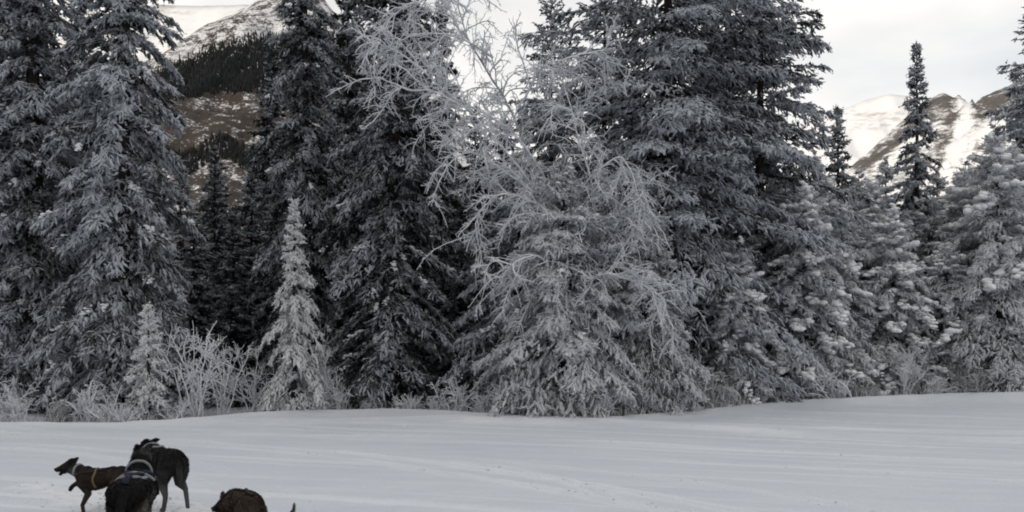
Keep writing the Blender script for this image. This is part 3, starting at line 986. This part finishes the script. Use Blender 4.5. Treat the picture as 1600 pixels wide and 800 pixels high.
def birch():
    rng = np.random.default_rng(5)
    Y0 = 24.2
    base = at(905, 640, Y0)
    base[2] = float(ground_z(base[0], base[1])[0]) - 0.2
    limbs = [
        [(905, 640, 24.2), (900, 520, 24.0), (880, 400, 23.8), (850, 280, 23.6), (810, 170, 23.4), (770, 90, 23.2), (735, 20, 23.1), (720, -40, 23.0)],
        [(880, 400, 23.8), (820, 290, 23.2), (740, 190, 22.6), (660, 120, 22.2), (600, 80, 22.0), (580, 95, 21.9)],
        [(850, 280, 23.6), (790, 200, 22.9), (700, 150, 22.5), (630, 140, 22.2), (590, 120, 22.1)],
        [(865, 330, 23.7), (790, 270, 22.8), (730, 240, 22.4), (700, 250, 22.2)],
        [(890, 460, 23.9), (930, 330, 23.2), (900, 200, 22.9), (880, 110, 22.7)],
        [(890, 460, 23.9), (950, 360, 23.1), (985, 300, 22.7), (1003, 300, 22.6), (995, 390, 22.5)],
        [(890, 430, 23.9), (850, 330, 22.8), (790, 300, 22.4), (755, 320, 22.2), (745, 350, 22.2)],
        [(895, 480, 23.9), (860, 410, 22.2), (830, 400, 21.9), (795, 415, 21.8), (780, 445, 21.8)],
        [(895, 480, 23.9), (930, 430, 22.2), (985, 435, 21.9), (1030, 455, 21.8), (1045, 495, 21.8)],
        [(870, 350, 23.7), (920, 280, 23.0), (970, 250, 22.6), (1000, 330, 22.4)],
        [(810, 170, 23.4), (850, 110, 23.0), (900, 100, 22.8), (960, 90, 22.6)],
        [(770, 90, 23.2), (720, 60, 22.8), (660, 50, 22.5), (625, 60, 22.4)],
        [(735, 20, 23.1), (700, -10, 22.9), (640, 0, 22.6), (600, 30, 22.4)],
    ]
    starts = []
    for i, lm in enumerate(limbs):
        P = smooth_path([at(*p) for p in lm], 6)
        P = P + np.cumsum(rng.normal(0, 0.02, P.shape), 0)
        if i == 0:
            P[0] = base
        starts.append((P, 0.055 if i == 0 else 0.036, 0.012 if i == 0 else 0.014))
    paths, radii = twig_grow(rng, starts, [
        (0.14, 1.1, 0.45, 0.85, 0.9, 0.10, 0.024, 0.012, 9, 0.15),
        (0.105, 0.42, 0.45, 0.9, 1.2, 0.14, 0.014, 0.007, 5, 0.1),
        (0.09, 0.10, 0.4, 0.95, 0.6, 0.2, 0.010, 0.004, 2, 0.05)])
    o = np.array(base)
    nl = len(starts)
    root = link('birch_tree', None, label='rime covered bare birch arching over the snow in front of the huge spruce', category='birch')
    root.location = o
    V, F, _ = tubes([p - o for p in paths[:1]], radii[:1], 7)
    link('trunk', fast_mesh('birch_trunk', V, F, smooth=True), M_RIME_BR, root)
    for p, r in zip(paths[1:nl], radii[1:nl]):
        V, F, _ = tubes([p - o], [r], 5)
        link('limb', fast_mesh('birch_limb', V, F, smooth=True), M_RIME, root)
    V, F, _ = tubes([p - o for p in paths[nl:]], radii[nl:], 3)
    link('crown', fast_mesh('birch_twigs', V, F, smooth=True), M_RIME, root)


birch()


def shrub_meshes(seed, h, n, spread, droop=0.1, thick=1.0, fine=True):
    rng = np.random.default_rng(seed)
    starts = []
    for i in range(n):
        a = rng.uniform(0, 6.28)
        tilt = abs(rng.normal(0, spread))
        v = np.array((math.cos(a) * math.sin(tilt), math.sin(a) * math.sin(tilt), math.cos(tilt)))
        L = h * rng.uniform(0.55, 1.05)
        P = [np.array((rng.normal(0, 0.10), rng.normal(0, 0.10), -0.1))]
        for k in range(7):
            v = v + rng.normal(0, 0.16, 3) + np.array((0, 0, 0.02 - droop * k / 7))
            v /= np.linalg.norm(v)
            P.append(P[-1] + v * L / 7)
        starts.append((np.array(P), 0.030 * thick, 0.013 * thick))
    lv = [(0.13, 0.26 * h ** 0.7, 0.4, 0.85, 0.1 + droop, 0.10, 0.017 * thick, 0.011 * thick, 5, 0.15)]
    if fine:
        lv.append((0.07, 0.11, 0.4, 0.9, 0.1, 0.16, 0.013 * thick, 0.008 * thick, 3, 0.1))
    paths, radii = twig_grow(rng, starts, lv)
    V, F, _ = tubes(paths[:n], radii[:n], 5)
    V2, F2, _ = tubes(paths[n:], radii[n:], 3)
    return fast_mesh(f'shrub{seed}_stems', V, F, smooth=True), fast_mesh(f'shrub{seed}_twigs', V2, F2, smooth=True)


SH = [shrub_meshes(31, 2.4, 9, 0.17, 0.0, 0.75), shrub_meshes(32, 1.6, 12, 0.38, 0.1, 0.8), shrub_meshes(33, 1.1, 16, 0.6, 0.15), shrub_meshes(34, 2.0, 7, 0.4, 0.12, 0.8),
      shrub_meshes(35, 0.75, 20, 0.6, 0.1, 0.8), shrub_meshes(36, 1.3, 14, 0.4, 0.05, 0.9)]
SHH = [2.4, 1.6, 1.1, 2.0, 0.75, 1.3]


def plant_shrub(k, px, dy, top, label, group=None, mat=None, wide=1.0):
    X = (px - 800) * 23.5 / FPX
    Y = float(edge(X)) + dy
    X = (px - 800) * Y / FPX
    Y = float(edge(X)) + dy
    root = link('frosted_shrub', None, label=label, category='shrub', group=group)
    gz = float(ground_z(X, Y)[0])
    root.location = (X, Y, gz)
    s = (htop(top, Y) - gz) / SHH[k] * 1.0
    root.scale = (s * wide, s * wide, s)
    root.rotation_euler = (0, 0, RNG.uniform(0, 6.28))
    v = group is not None and int(px) % 3 == 0        # two depths of rime
    link('stem', SH[k][0], M_RIME_BR if v else M_RIME, root)
    link('crown', SH[k][1], M_RIME_BR if v else M_RIME, root)
    return root


plant_shrub(0, 297, 0.6, 488, 'tall upright rime covered shrub beside the smallest sapling')
plant_shrub(0, 345, 1.6, 515, 'loose rime covered shrub between the tall upright shrub and the slender sapling', wide=0.9)
plant_shrub(3, 398, 1.7, 525, 'leaning rime covered shrub at the foot of the slender white sapling')
plant_shrub(1, 520, 1.9, 560, 'dense pale shrub behind the upright one by the slender white sapling')
plant_shrub(0, 503, 1.0, 515, 'upright rime covered shrub in front of the dark snow clumped spruce', wide=0.7)
plant_shrub(3, 530, 0.5, 560, 'thin leaning twigs of a low shrub under the dark snow clumped spruce', wide=0.8)
plant_shrub(5, 712, 0.4, 585, 'low upright white shrub between the dark snow clumped spruce and the birch')
plant_shrub(4, 640, 0.3, 605, 'tiny white shrub poking from the snow below the dark snow clumped spruce')
plant_shrub(1, 1060, 0.5, 560, 'rime covered shrub on the rising bank at the foot of the huge spruce')
plant_shrub(2, 1310, 0.4, 565, 'brownish frosted shrub fanning out over the snow bank below the white pillows', wide=1.3)
plant_shrub(0, 1420, 0.9, 530, 'thin stemmed rime covered shrub among the snow laden spruces', wide=1.0)
for px, k, top in [(28, 1, 590), (78, 2, 612), (128, 5, 588), (160, 2, 615), (5, 3, 575), (185, 4, 622), (268, 4, 612), (575, 4, 618), (680, 4, 612), (755, 2, 600),
                   (790, 5, 580), (835, 1, 570), (890, 2, 600), (940, 5, 585), (1000, 1, 575), (1030, 4, 605), (1110, 5, 575), (1145, 2, 585), (1190, 4, 592), (1225, 2, 575),
                   (1350, 4, 585), (1465, 2, 575), (1530, 2, 565), (1590, 2, 550), (425, 4, 610), (485, 2, 600)]:
    plant_shrub(k, px, RNG.uniform(0.2, 0.7), top, 'low frosted shrub on the snow bank edge before ' + place_of(px), group='low shrubs along the snow bank')


def undergrowth():
    rng = np.random.default_rng(44)
    paths, radii = [], []
    for i in range(1300):
        x = rng.uniform(-16, 20)
        y = float(edge(x)) + abs(rng.normal(0.1, 0.5)) + 0.02
        z = float(ground_z(x, y)[0]) - 0.03
        h = rng.uniform(0.06, 0.32)
        a = rng.uniform(0, 6.28)
        tl = rng.uniform(0, 0.6)
        P = np.array([(x, y, z), (x + .5 * h * tl * math.cos(a), y + .5 * h * tl * math.sin(a), z + h * .6), (x + h * tl * 1.4 * math.cos(a), y + h * tl * 1.4 * math.sin(a), z + h * .95)])
        paths.append(P)
        radii.append(np.array((0.011, 0.009, 0.005)))
    V, F, _ = tubes(paths, radii, 3)
    link('undergrowth', fast_mesh('undergrowth', V, F), M_RIME_BR, kind='stuff', label='frosted grass and stalks along the snow bank edge', category='undergrowth')


undergrowth()


# ------------------------------------------------------------------ sled dogs
def chain(pts):
    """pts: (x,y,z,r) joints -> spheres along the chain"""
    C, R = [], []
    for a, b in zip(pts[:-1], pts[1:]):
        a, b = np.array(a), np.array(b)
        n = max(2, int(np.linalg.norm(a[:3] - b[:3]) / (0.45 * min(a[3], b[3]))) + 1)
        for u in np.linspace(0, 1, n):
            q = a + (b - a) * u
            C.append(q[:3])
            R.append((q[3],) * 3)
    return C, R


def dog_body(name, legs, neck, head, tail, arch=0.0, ear_back=0.0, jaw=0.03, bulk=1.0):
    """+X forward, +Z up. legs: four chains; head: centre, pitch, yaw"""
    C, R = [], []

    def ell(c, r):
        C.append(np.array(c, float))
        R.append(r)

    def add(ch):
        c, r = chain(ch)
        C.extend(c)
        R.extend(r)
    ell((.20, 0, .425), (.165, .100 * bulk, .145))
    ell((.10, 0, .43 + arch * .6), (.17, .104 * bulk, .135))
    ell((-.02, 0, .455 + arch), (.17, .098 * bulk, .115))
    ell((-.14, 0, .475 + arch * .9), (.15, .090 * bulk, .105))
    ell((-.255, 0, .47 + arch * .4), (.125, .094 * bulk, .115))
    ell((.21, 0, .50), (.10, .07, .085))
    add(neck)
    hc, pitch, yaw = head
    hc = np.array(hc)
    Mh = Matrix.Rotation(yaw, 3, 'Z') @ Matrix.Rotation(-pitch, 3, 'Y')
    hp = lambda x, y, z: tuple(hc + np.array(Mh @ Vector((x, y, z))))
    ell(hc, (.078, .064, .064))
    add([(*hp(.0, 0, .005), .060), (*hp(.055, 0, .000), .046), (*hp(.10, 0, -.008), .034), (*hp(.165, 0, -.016), .025)])
    add([(*hp(.02, 0, -.035), .032), (*hp(.08, 0, -.040 - jaw * .5), .021), (*hp(.135, 0, -.045 - jaw), .014)])
    for s in (-1, 1):
        add([(*hp(-.035, s * .038, .045), .027), (*hp(-.05 - ear_back, s * .047, .085 - ear_back * .5), .018), (*hp(-.06 - 1.8 * ear_back, s * .05, .108 - ear_back), .009)])
        add([(*hp(-.01, s * .035, -.02), .04), (*hp(.02, s * .03, -.02), .035)])
    for lg in legs:
        add(lg)
    add(tail)
    V, F = blobs(np.array(C), np.array(R), np.random.default_rng(1), fine=True, jitter=0.0)
    me = fast_mesh(name + '_rough', V, F)
    ob = bpy.data.objects.new('tmp', me)
    COL.objects.link(ob)
    rm = ob.modifiers.new('r', 'REMESH')
    rm.mode = 'VOXEL'
    rm.voxel_size = 0.0085
    sm = ob.modifiers.new('s', 'SMOOTH')
    sm.factor = 0.5
    sm.iterations = 3
    dg = bpy.context.evaluated_depsgraph_get()
    out = bpy.data.meshes.new_from_object(ob.evaluated_get(dg))
    bpy.data.objects.remove(ob)
    bpy.data.meshes.remove(me)
    out.name = name
    out.polygons.foreach_set('use_smooth', np.ones(len(out.polygons), bool))
    return out, hp


def mat_coat(name, pts, back, flank, belly, zb=(0.36, 0.50), head=None, patch=None, seed=0.0, leg=None, pale=()):
    """coat colours by body region (object space) with mottling"""
    m, t, b = new_mat(name, 0.75, 0.2)
    co = N(t, 'ShaderNodeTexCoord')
    sep = N(t, 'ShaderNodeSeparateXYZ')
    t.links.new(co.outputs['Object'], sep.inputs[0])
    n = N(t, 'ShaderNodeTexNoise', Scale=7.0, Detail=5.0)
    mpn = N(t, 'ShaderNodeMapping')
    mpn.inputs['Location'].default_value = (seed, seed, 0)
    t.links.new(co.outputs['Object'], mpn.inputs[0])
    t.links.new(mpn.outputs[0], n.inputs['Vector'])

    def soft(out, lo, hi, wob=0.10):
        a = N(t, 'ShaderNodeMath', operation='MULTIPLY_ADD')
        t.links.new(n.outputs['Fac'], a.inputs[0])
        a.inputs[1].default_value = wob * 2
        t.links.new(out, a.inputs[2])
        r = N(t, 'ShaderNodeMapRange')
        r.interpolation_type = 'SMOOTHSTEP'
        t.links.new(a.outputs[0], r.inputs['Value'])
        r.inputs['From Min'].default_value = lo + wob
        r.inputs['From Max'].default_value = hi + wob
        return r.outputs[0]

    def mix(f, c1, c2):
        q = N(t, 'ShaderNodeMixRGB')
        t.links.new(f, q.inputs[0])
        for i, c in ((1, c1), (2, c2)):
            if isinstance(c, tuple):
                q.inputs[i].default_value = (*c, 1)
            else:
                t.links.new(c, q.inputs[i])
        return q.outputs[0]
    col = mix(soft(sep.outputs['Z'], zb[0], zb[0] + 0.06, 0.06), belly, flank)
    col = mix(soft(sep.outputs['Z'], zb[1] - 0.03, zb[1] + 0.04, 0.07), col, back)
    if leg:
        col = mix(soft(sep.outputs['Z'], 0.20, 0.28, 0.03), leg, col)
    if head:
        col = mix(soft(sep.outputs['X'], head[0], head[0] + 0.05, 0.04), col, head[1])
    for (pc, pr, pcol) in pale:                       # lighter markings of the coat
        dn = N(t, 'ShaderNodeVectorMath', operation='DISTANCE')
        t.links.new(co.outputs['Object'], dn.inputs[0])
        dn.inputs[1].default_value = pc
        inv = N(t, 'ShaderNodeMath', operation='SUBTRACT')
        inv.inputs[0].default_value = pr
        t.links.new(dn.outputs['Value'], inv.inputs[1])
        col = mix(soft(inv.outputs[0], -0.03, 0.04, 0.03), col, pcol)
    n2 = N(t, 'ShaderNodeTexNoise', Scale=24.0, Detail=4.0)
    t.links.new(mpn.outputs[0], n2.inputs['Vector'])
    if patch:
        col = mix(ramp(t, n2.outputs['Fac'], [(0.45, g3(0)), (0.60, g3(1))]), col, patch)
    mpf = N(t, 'ShaderNodeMapping')
    mpf.inputs['Scale'].default_value = (40, 130, 130)
    t.links.new(co.outputs['Object'], mpf.inputs[0])
    nf = N(t, 'ShaderNodeTexNoise', Scale=1.0, Detail=3.0)
    t.links.new(mpf.outputs[0], nf.inputs['Vector'])
    fine = N(t, 'ShaderNodeMixRGB', blend_type='MULTIPLY')
    fine.inputs[0].default_value = 0.7
    t.links.new(col, fine.inputs[1])
    t.links.new(ramp(t, nf.outputs['Fac'], [(0.3, g3(0.45)), (0.7, g3(1.0))]), fine.inputs[2])
    t.links.new(fine.outputs[0], b.inputs['Base Color'])
    bp = N(t, 'ShaderNodeBump', Strength=0.6, Distance=0.01)
    t.links.new(nf.outputs['Fac'], bp.inputs['Height'])
    t.links.new(bp.outputs['Normal'], b.inputs['Normal'])
    return m


def fur_mesh(body, name, n, seed, ln=0.020):
    rng = np.random.default_rng(seed)
    me = body
    nv = len(me.vertices)
    co = np.empty(nv * 3, np.float32)
    me.vertices.foreach_get('co', co)
    no = np.empty(nv * 3, np.float32)
    me.vertices.foreach_get('normal', no)
    co = co.reshape(-1, 3)
    no = no.reshape(-1, 3)
    i = rng.integers(0, nv, n)
    p, nn = co[i], no[i]
    d = nn * 0.42 + np.array((-0.85, 0, -0.35)) + rng.normal(0, 0.18, (n, 3))
    d -= nn * np.minimum(0, (d * nn).sum(1) - 0.12)[:, None]
    d /= np.linalg.norm(d, axis=1)[:, None]
    s = np.cross(d, nn)
    s /= np.linalg.norm(s, axis=1)[:, None] + 1e-9
    big = np.clip((p[:, 2] - 0.15) / 0.2, 0.35, 1)
    l = ln * rng.uniform(0.5, 1.3, n) * big
    w = 0.0032
    a = p + s * w - nn * 0.003
    b = p - s * w - nn * 0.003
    c = p + d * l[:, None]
    V = np.stack([a, b, c], 1).reshape(-1, 3)
    return fast_mesh(name, V, np.arange(n * 3).reshape(-1, 3))


def strap(bvh, ctrl, width, name):
    """ctrl: (x, angle deg, z axis height): ribbons laid on the body surface"""
    C = catmull([np.array(c, float) for c in ctrl], 8)
    pts, nrm = [], []
    for x, a, zc in C:
        a = math.radians(a)
        dv = Vector((0, math.sin(a), math.cos(a)))
        o_ = Vector((x, 0, zc)) + dv * 0.6
        h = bvh.ray_cast(o_, -dv)
        if h[0] is None:
            continue
        pts.append(np.array(h[0]))
        nrm.append(np.array(h[1]))
    P = np.array(pts)
    Nn = np.array(nrm)
    d = np.gradient(P, axis=0)
    s = np.cross(d, Nn)
    s /= np.linalg.norm(s, axis=1)[:, None] + 1e-9
    hi = P + Nn * 0.016
    lo = P - Nn * 0.004
    n = len(P)
    V = np.stack([hi + s * width / 2, hi - s * width / 2, lo - s * width / 2, lo + s * width / 2], 1).reshape(-1, 3)
    i = np.arange(n - 1)[:, None] * 4
    j = np.arange(4)[None]
    F = np.stack([i + j, i + (j + 1) % 4, i + 4 + (j + 1) % 4, i + 4 + j], -1).reshape(-1, 4)
    return fast_mesh(name, V, F)


M_NOSE, _, _b = new_mat('dog_nose', 0.35, 0.5)
_b.inputs['Base Color'].default_value = (0.008, 0.008, 0.009, 1)
M_EYE, _, _b = new_mat('dog_eye', 0.15, 0.5)
_b.inputs['Base Color'].default_value = (0.02, 0.013, 0.008, 1)
M_TONGUE, _, _b = new_mat('dog_tongue', 0.5, 0.4)
_b.inputs['Base Color'].default_value = (0.36, 0.13, 0.13, 1)


def mat_web(name, c):
    return mat_noise(name, tuple(v * 0.8 for v in c), c, 60.0, 0.8, 0.2)


def leg_f(s, el, wr, pw, toe=(.045, 0, -.004)):
    """fore leg: shoulder fixed, elbow / wrist / paw given as (x, z)"""
    y = .066 * s
    p = (pw[0] + toe[0], y, pw[1] + toe[2], .021)
    return [(.20, y * .8, .40, .062), (.185, y, .34, .055), (el[0], y, el[1], .037), (wr[0], y, wr[1], .023), (pw[0], y, pw[1], .022), p]


def leg_h(s, kn, hk, pw, toe=(.045, 0, -.004)):
    y = .070 * s
    return [(-.25, y * .7, .45, .088), (-.235, y, .38, .075), (kn[0], y, kn[1], .048), (hk[0], y, hk[1], .024), (pw[0], y, pw[1], .020), (pw[0] + toe[0], y, pw[1] + toe[2], .020)]


def make_dog(label, legs, neck, head, tail, coat, web, loc, fwd, scale, arch=0.0, ear_back=0.0, jaw=0.03, lift=0.0, pitch=0.0, bulk=1.0, straps=(), tongue=True):
    body, hp = dog_body('dog_body', legs, neck, head, tail, arch, ear_back, jaw, bulk)
    root = link('sled_dog', None, label=label, category='dog', group='sled dogs running in a team')
    b = link('body', body, coat, root)
    f = link('fur', fur_mesh(body, 'dog_fur', 22000, len(label)), coat, root)
    bvh = BVHTree.FromPolygons([v.co[:] for v in body.vertices], [p.vertices[:] for p in body.polygons])
    for st in straps:
        link('harness_strap', strap(bvh, st[0], st[1], 'harness_strap'), web if len(st) < 3 else st[2], root)
    V, F = blobs(np.array([hp(.183, 0, -.008)]), np.array([[.014, .017, .013]]), np.random.default_rng(0), True, 0.0)
    link('nose', fast_mesh('nose', V, F, smooth=True), M_NOSE, root)
    for s in (-1, 1):
        V, F = blobs(np.array([hp(.058, s * .036, .022)]), np.array([[.010, .009, .009]]), np.random.default_rng(0), True, 0.0)
        link('eye', fast_mesh('eye', V, F, smooth=True), M_EYE, root)
    if tongue:
        P = np.array([hp(.07, 0, -.040 - jaw * .35), hp(.12, .005, -.034 - jaw * .8), hp(.15, .012, -.050 - jaw), hp(.158, .015, -.085 - jaw)])
        V, F, _ = tubes([P], [np.array((.016, .018, .017, .009))], 6)
        link('tongue', fast_mesh('tongue', V, F, smooth=True), M_TONGUE, root)
    z = float(ground_z(loc[0], loc[1], True)[0]) + lift
    root.location = (loc[0], loc[1], z)
    root.rotation_euler = (0, -pitch, math.atan2(fwd[1], fwd[0]))
    root.scale = (scale,) * 3
    return root


WEB_L = mat_web('harness_web_pale', (0.22, 0.24, 0.26))
WEB_B = mat_web('harness_web_blue', (0.007, 0.010, 0.026))
WEB_R = mat_web('harness_web_red', (0.06, 0.014, 0.014))
WEB_D = mat_web('harness_web_dark', (0.02, 0.015, 0.014))
WEB_Y = mat_web('harness_web_tan', (0.16, 0.125, 0.07))


def dxy(px, Y):
    return ((px - 800) * Y / FPX, Y)


# brown dog in profile, trotting along the trail
COAT1 = mat_coat('brown_dog_coat', None, (0.022, 0.018, 0.015), (0.038, 0.024, 0.017), (0.04, 0.032, 0.026), (0.34, 0.52), head=(0.40, (0.014, 0.013, 0.013)), seed=1.0, leg=(0.05, 0.03, 0.022), pale=[((.36, 0, .46), .10, (0.12, 0.11, 0.105)), ((-.26, .08, .36), .09, (0.13, 0.10, 0.065)), ((-.26, -.08, .36), .09, (0.13, 0.10, 0.065))])
make_dog('lean brown and black sled dog seen in profile with outstretched head',
         [leg_f(1, (.14, .27), (.22, .13), (.20, .025)), leg_f(-1, (.27, .32), (.41, .36), (.47, .32), (.025, 0, -.04)),
          leg_h(1, (-.14, .27), (-.22, .14), (-.15, .03)), leg_h(-1, (-.27, .26), (-.40, .18), (-.43, .05))],
         [(.26, 0, .49, .090), (.34, 0, .525, .078), (.42, 0, .55, .068)], ((.46, 0, .57), math.radians(-10), 0.06), 
         [(-.36, 0, .50, .03), (-.45, 0, .47, .028), (-.55, 0, .41, .022), (-.60, 0, .36, .012)], COAT1, WEB_Y, dxy(160, 9.3), (-0.97, 0.22), 0.89, jaw=0.03, ear_back=0.025, tongue=False,
         straps=[([(.33, -100, .50), (.32, -50, .52), (.31, 0, .52), (.32, 50, .52), (.33, 100, .50)], .022, WEB_L),
                 ([(.30, 85, .44), (.16, 60, .45), (.02, 40, .46), (-.20, 12, .48), (-.33, 0, .48)], .022, WEB_D),
                 ([(.30, -85, .44), (.16, -60, .45), (.02, -40, .46), (-.20, -12, .48), (-.33, 0, .48)], .022, WEB_D),
                 ([(.05, 150, .44), (.05, 95, .45), (.03, 60, .46), (.04, 10, .47)], .022, WEB_Y)])
# charcoal dog running beside it, hind paw kicked up
COAT2 = mat_coat('charcoal_dog_coat', None, (0.011, 0.011, 0.011), (0.030, 0.028, 0.027), (0.06, 0.058, 0.056), (0.37, 0.49), head=(0.42, (0.012, 0.012, 0.013)), seed=4.0, leg=(0.085, 0.085, 0.088))
make_dog('big charcoal sled dog with a pale harness loop and one hind paw kicked up',
         [leg_f(1, (.15, .26), (.22, .13), (.21, .02)), leg_f(-1, (.25, .27), (.35, .20), (.34, .10)),
          leg_h(1, (-.17, .27), (-.25, .15), (-.20, .02)), leg_h(-1, (-.22, .27), (-.36, .22), (-.40, .11), (-.01, 0, -.045))],
         [(.26, 0, .49, .092), (.34, 0, .52, .082), (.40, 0, .535, .072)], ((.45, 0, .53), math.radians(-16), 0.15),
         [(-.35, 0, .48, .035), (-.40, 0, .42, .034), (-.42, 0, .34, .03), (-.41, 0, .27, .015)], COAT2, WEB_L, dxy(255, 9.3), (-0.66, 0.75), 1.12, jaw=0.02, lift=0.03, bulk=1.15, ear_back=0.055, tongue=False,
         straps=[([(.30, -110, .50), (.29, -50, .51), (.28, 0, .52), (.29, 50, .51), (.30, 110, .50)], .015),
                 ([(.29, 80, .46), (.20, 40, .47), (.16, 0, .48), (.20, -40, .47), (.29, -80, .46)], .015)])
# black dog seen from behind, blue harness
COAT3 = mat_coat('black_dog_coat', None, (0.009, 0.009, 0.010), (0.02, 0.018, 0.016), (0.10, 0.09, 0.08), (0.26, 0.40), head=(0.36, (0.085, 0.085, 0.085)), seed=7.0, leg=(0.20, 0.18, 0.155), pale=[((-.20, -.15, .34), .12, (0.17, 0.155, 0.135)), ((.0, -.16, .36), .10, (0.15, 0.14, 0.13)), ((.47, .07, .62), .06, (0.16, 0.155, 0.15)), ((.47, -.07, .62), .06, (0.16, 0.155, 0.15))])
make_dog('black sled dog seen from behind wearing a dark blue harness with pale piping',
         [leg_f(1, (.14, .27), (.20, .13), (.19, .025)), leg_f(-1, (.22, .27), (.33, .18), (.33, .08)),
          leg_h(1, (-.14, .27), (-.22, .15), (-.16, .025)), leg_h(-1, (-.25, .26), (-.38, .17), (-.40, .04))],
         [(.26, 0, .50, .095), (.34, 0, .56, .088), (.41, 0, .61, .076)], ((.45, 0, .64), math.radians(-12), 0.35),
         [(-.35, 0, .50, .036), (-.42, .01, .45, .036), (-.47, .02, .36, .034), (-.48, .02, .26, .016)], COAT3, WEB_B, dxy(208, 7.5), (-0.25, 0.97), 1.13, jaw=0.02, bulk=1.5, pitch=0.05, ear_back=0.03, tongue=False,
         straps=[([(.30, -110, .50), (.29, -50, .51), (.28, 0, .52), (.29, 50, .51), (.30, 110, .50)], .016, WEB_L),
                 ([(.28, 62, .46), (.16, 40, .47), (.05, 22, .47), (-.08, 3, .47), (-.22, 0, .48), (-.33, 0, .49)], .05, WEB_B),
                 ([(.28, -62, .46), (.16, -40, .47), (.05, -22, .47), (-.08, -3, .47)], .05, WEB_B),
                 ([(.10, 75, .46), (.10, 40, .47), (.09, 0, .47), (.10, -40, .47), (.10, -75, .46)], .022, WEB_L),
                 ([(-.02, 50, .46), (-.14, 25, .47), (-.16, 0, .48), (-.14, -25, .47), (-.02, -50, .46)], .02, WEB_L)])
# brindle dog cut off by the frame
COAT4 = mat_coat('brindle_dog_coat', None, (0.040, 0.028, 0.021), (0.075, 0.05, 0.036), (0.10, 0.085, 0.07), (0.36, 0.50), head=(0.38, (0.02, 0.017, 0.015)), seed=11.0, patch=(0.062, 0.047, 0.035), leg=(0.07, 0.05, 0.04))
make_dog('brindle brown sled dog with arched back and tail raised behind it',
         [leg_f(1, (.14, .27), (.20, .13), (.18, .025)), leg_f(-1, (.22, .27), (.33, .20), (.34, .10)),
          leg_h(1, (-.12, .27), (-.18, .14), (-.11, .03)), leg_h(-1, (-.20, .26), (-.30, .15), (-.27, .03))],
         [(.26, 0, .45, .086), (.34, .01, .43, .074), (.40, .02, .42, .064)], ((.44, 0.03, .415), math.radians(-14), 0.4),
         [(-.35, 0, .45, .030), (-.42, -.06, .40, .026), (-.45, -.18, .38, .022), (-.44, -.26, .41, .018), (-.43, -.305, .46, .014), (-.43, -.31, .52, .008)], COAT4, WEB_R, dxy(378, 7.15), (-0.52, 0.85), 0.96, arch=0.035, jaw=0.02, bulk=1.25, tongue=False,
         straps=[([(.28, 62, .44), (.12, 30, .46), (-.10, 5, .47), (-.30, 0, .48)], .022, WEB_D),
                 ([(.28, -62, .44), (.12, -30, .46), (-.10, -5, .47)], .022, WEB_D)])
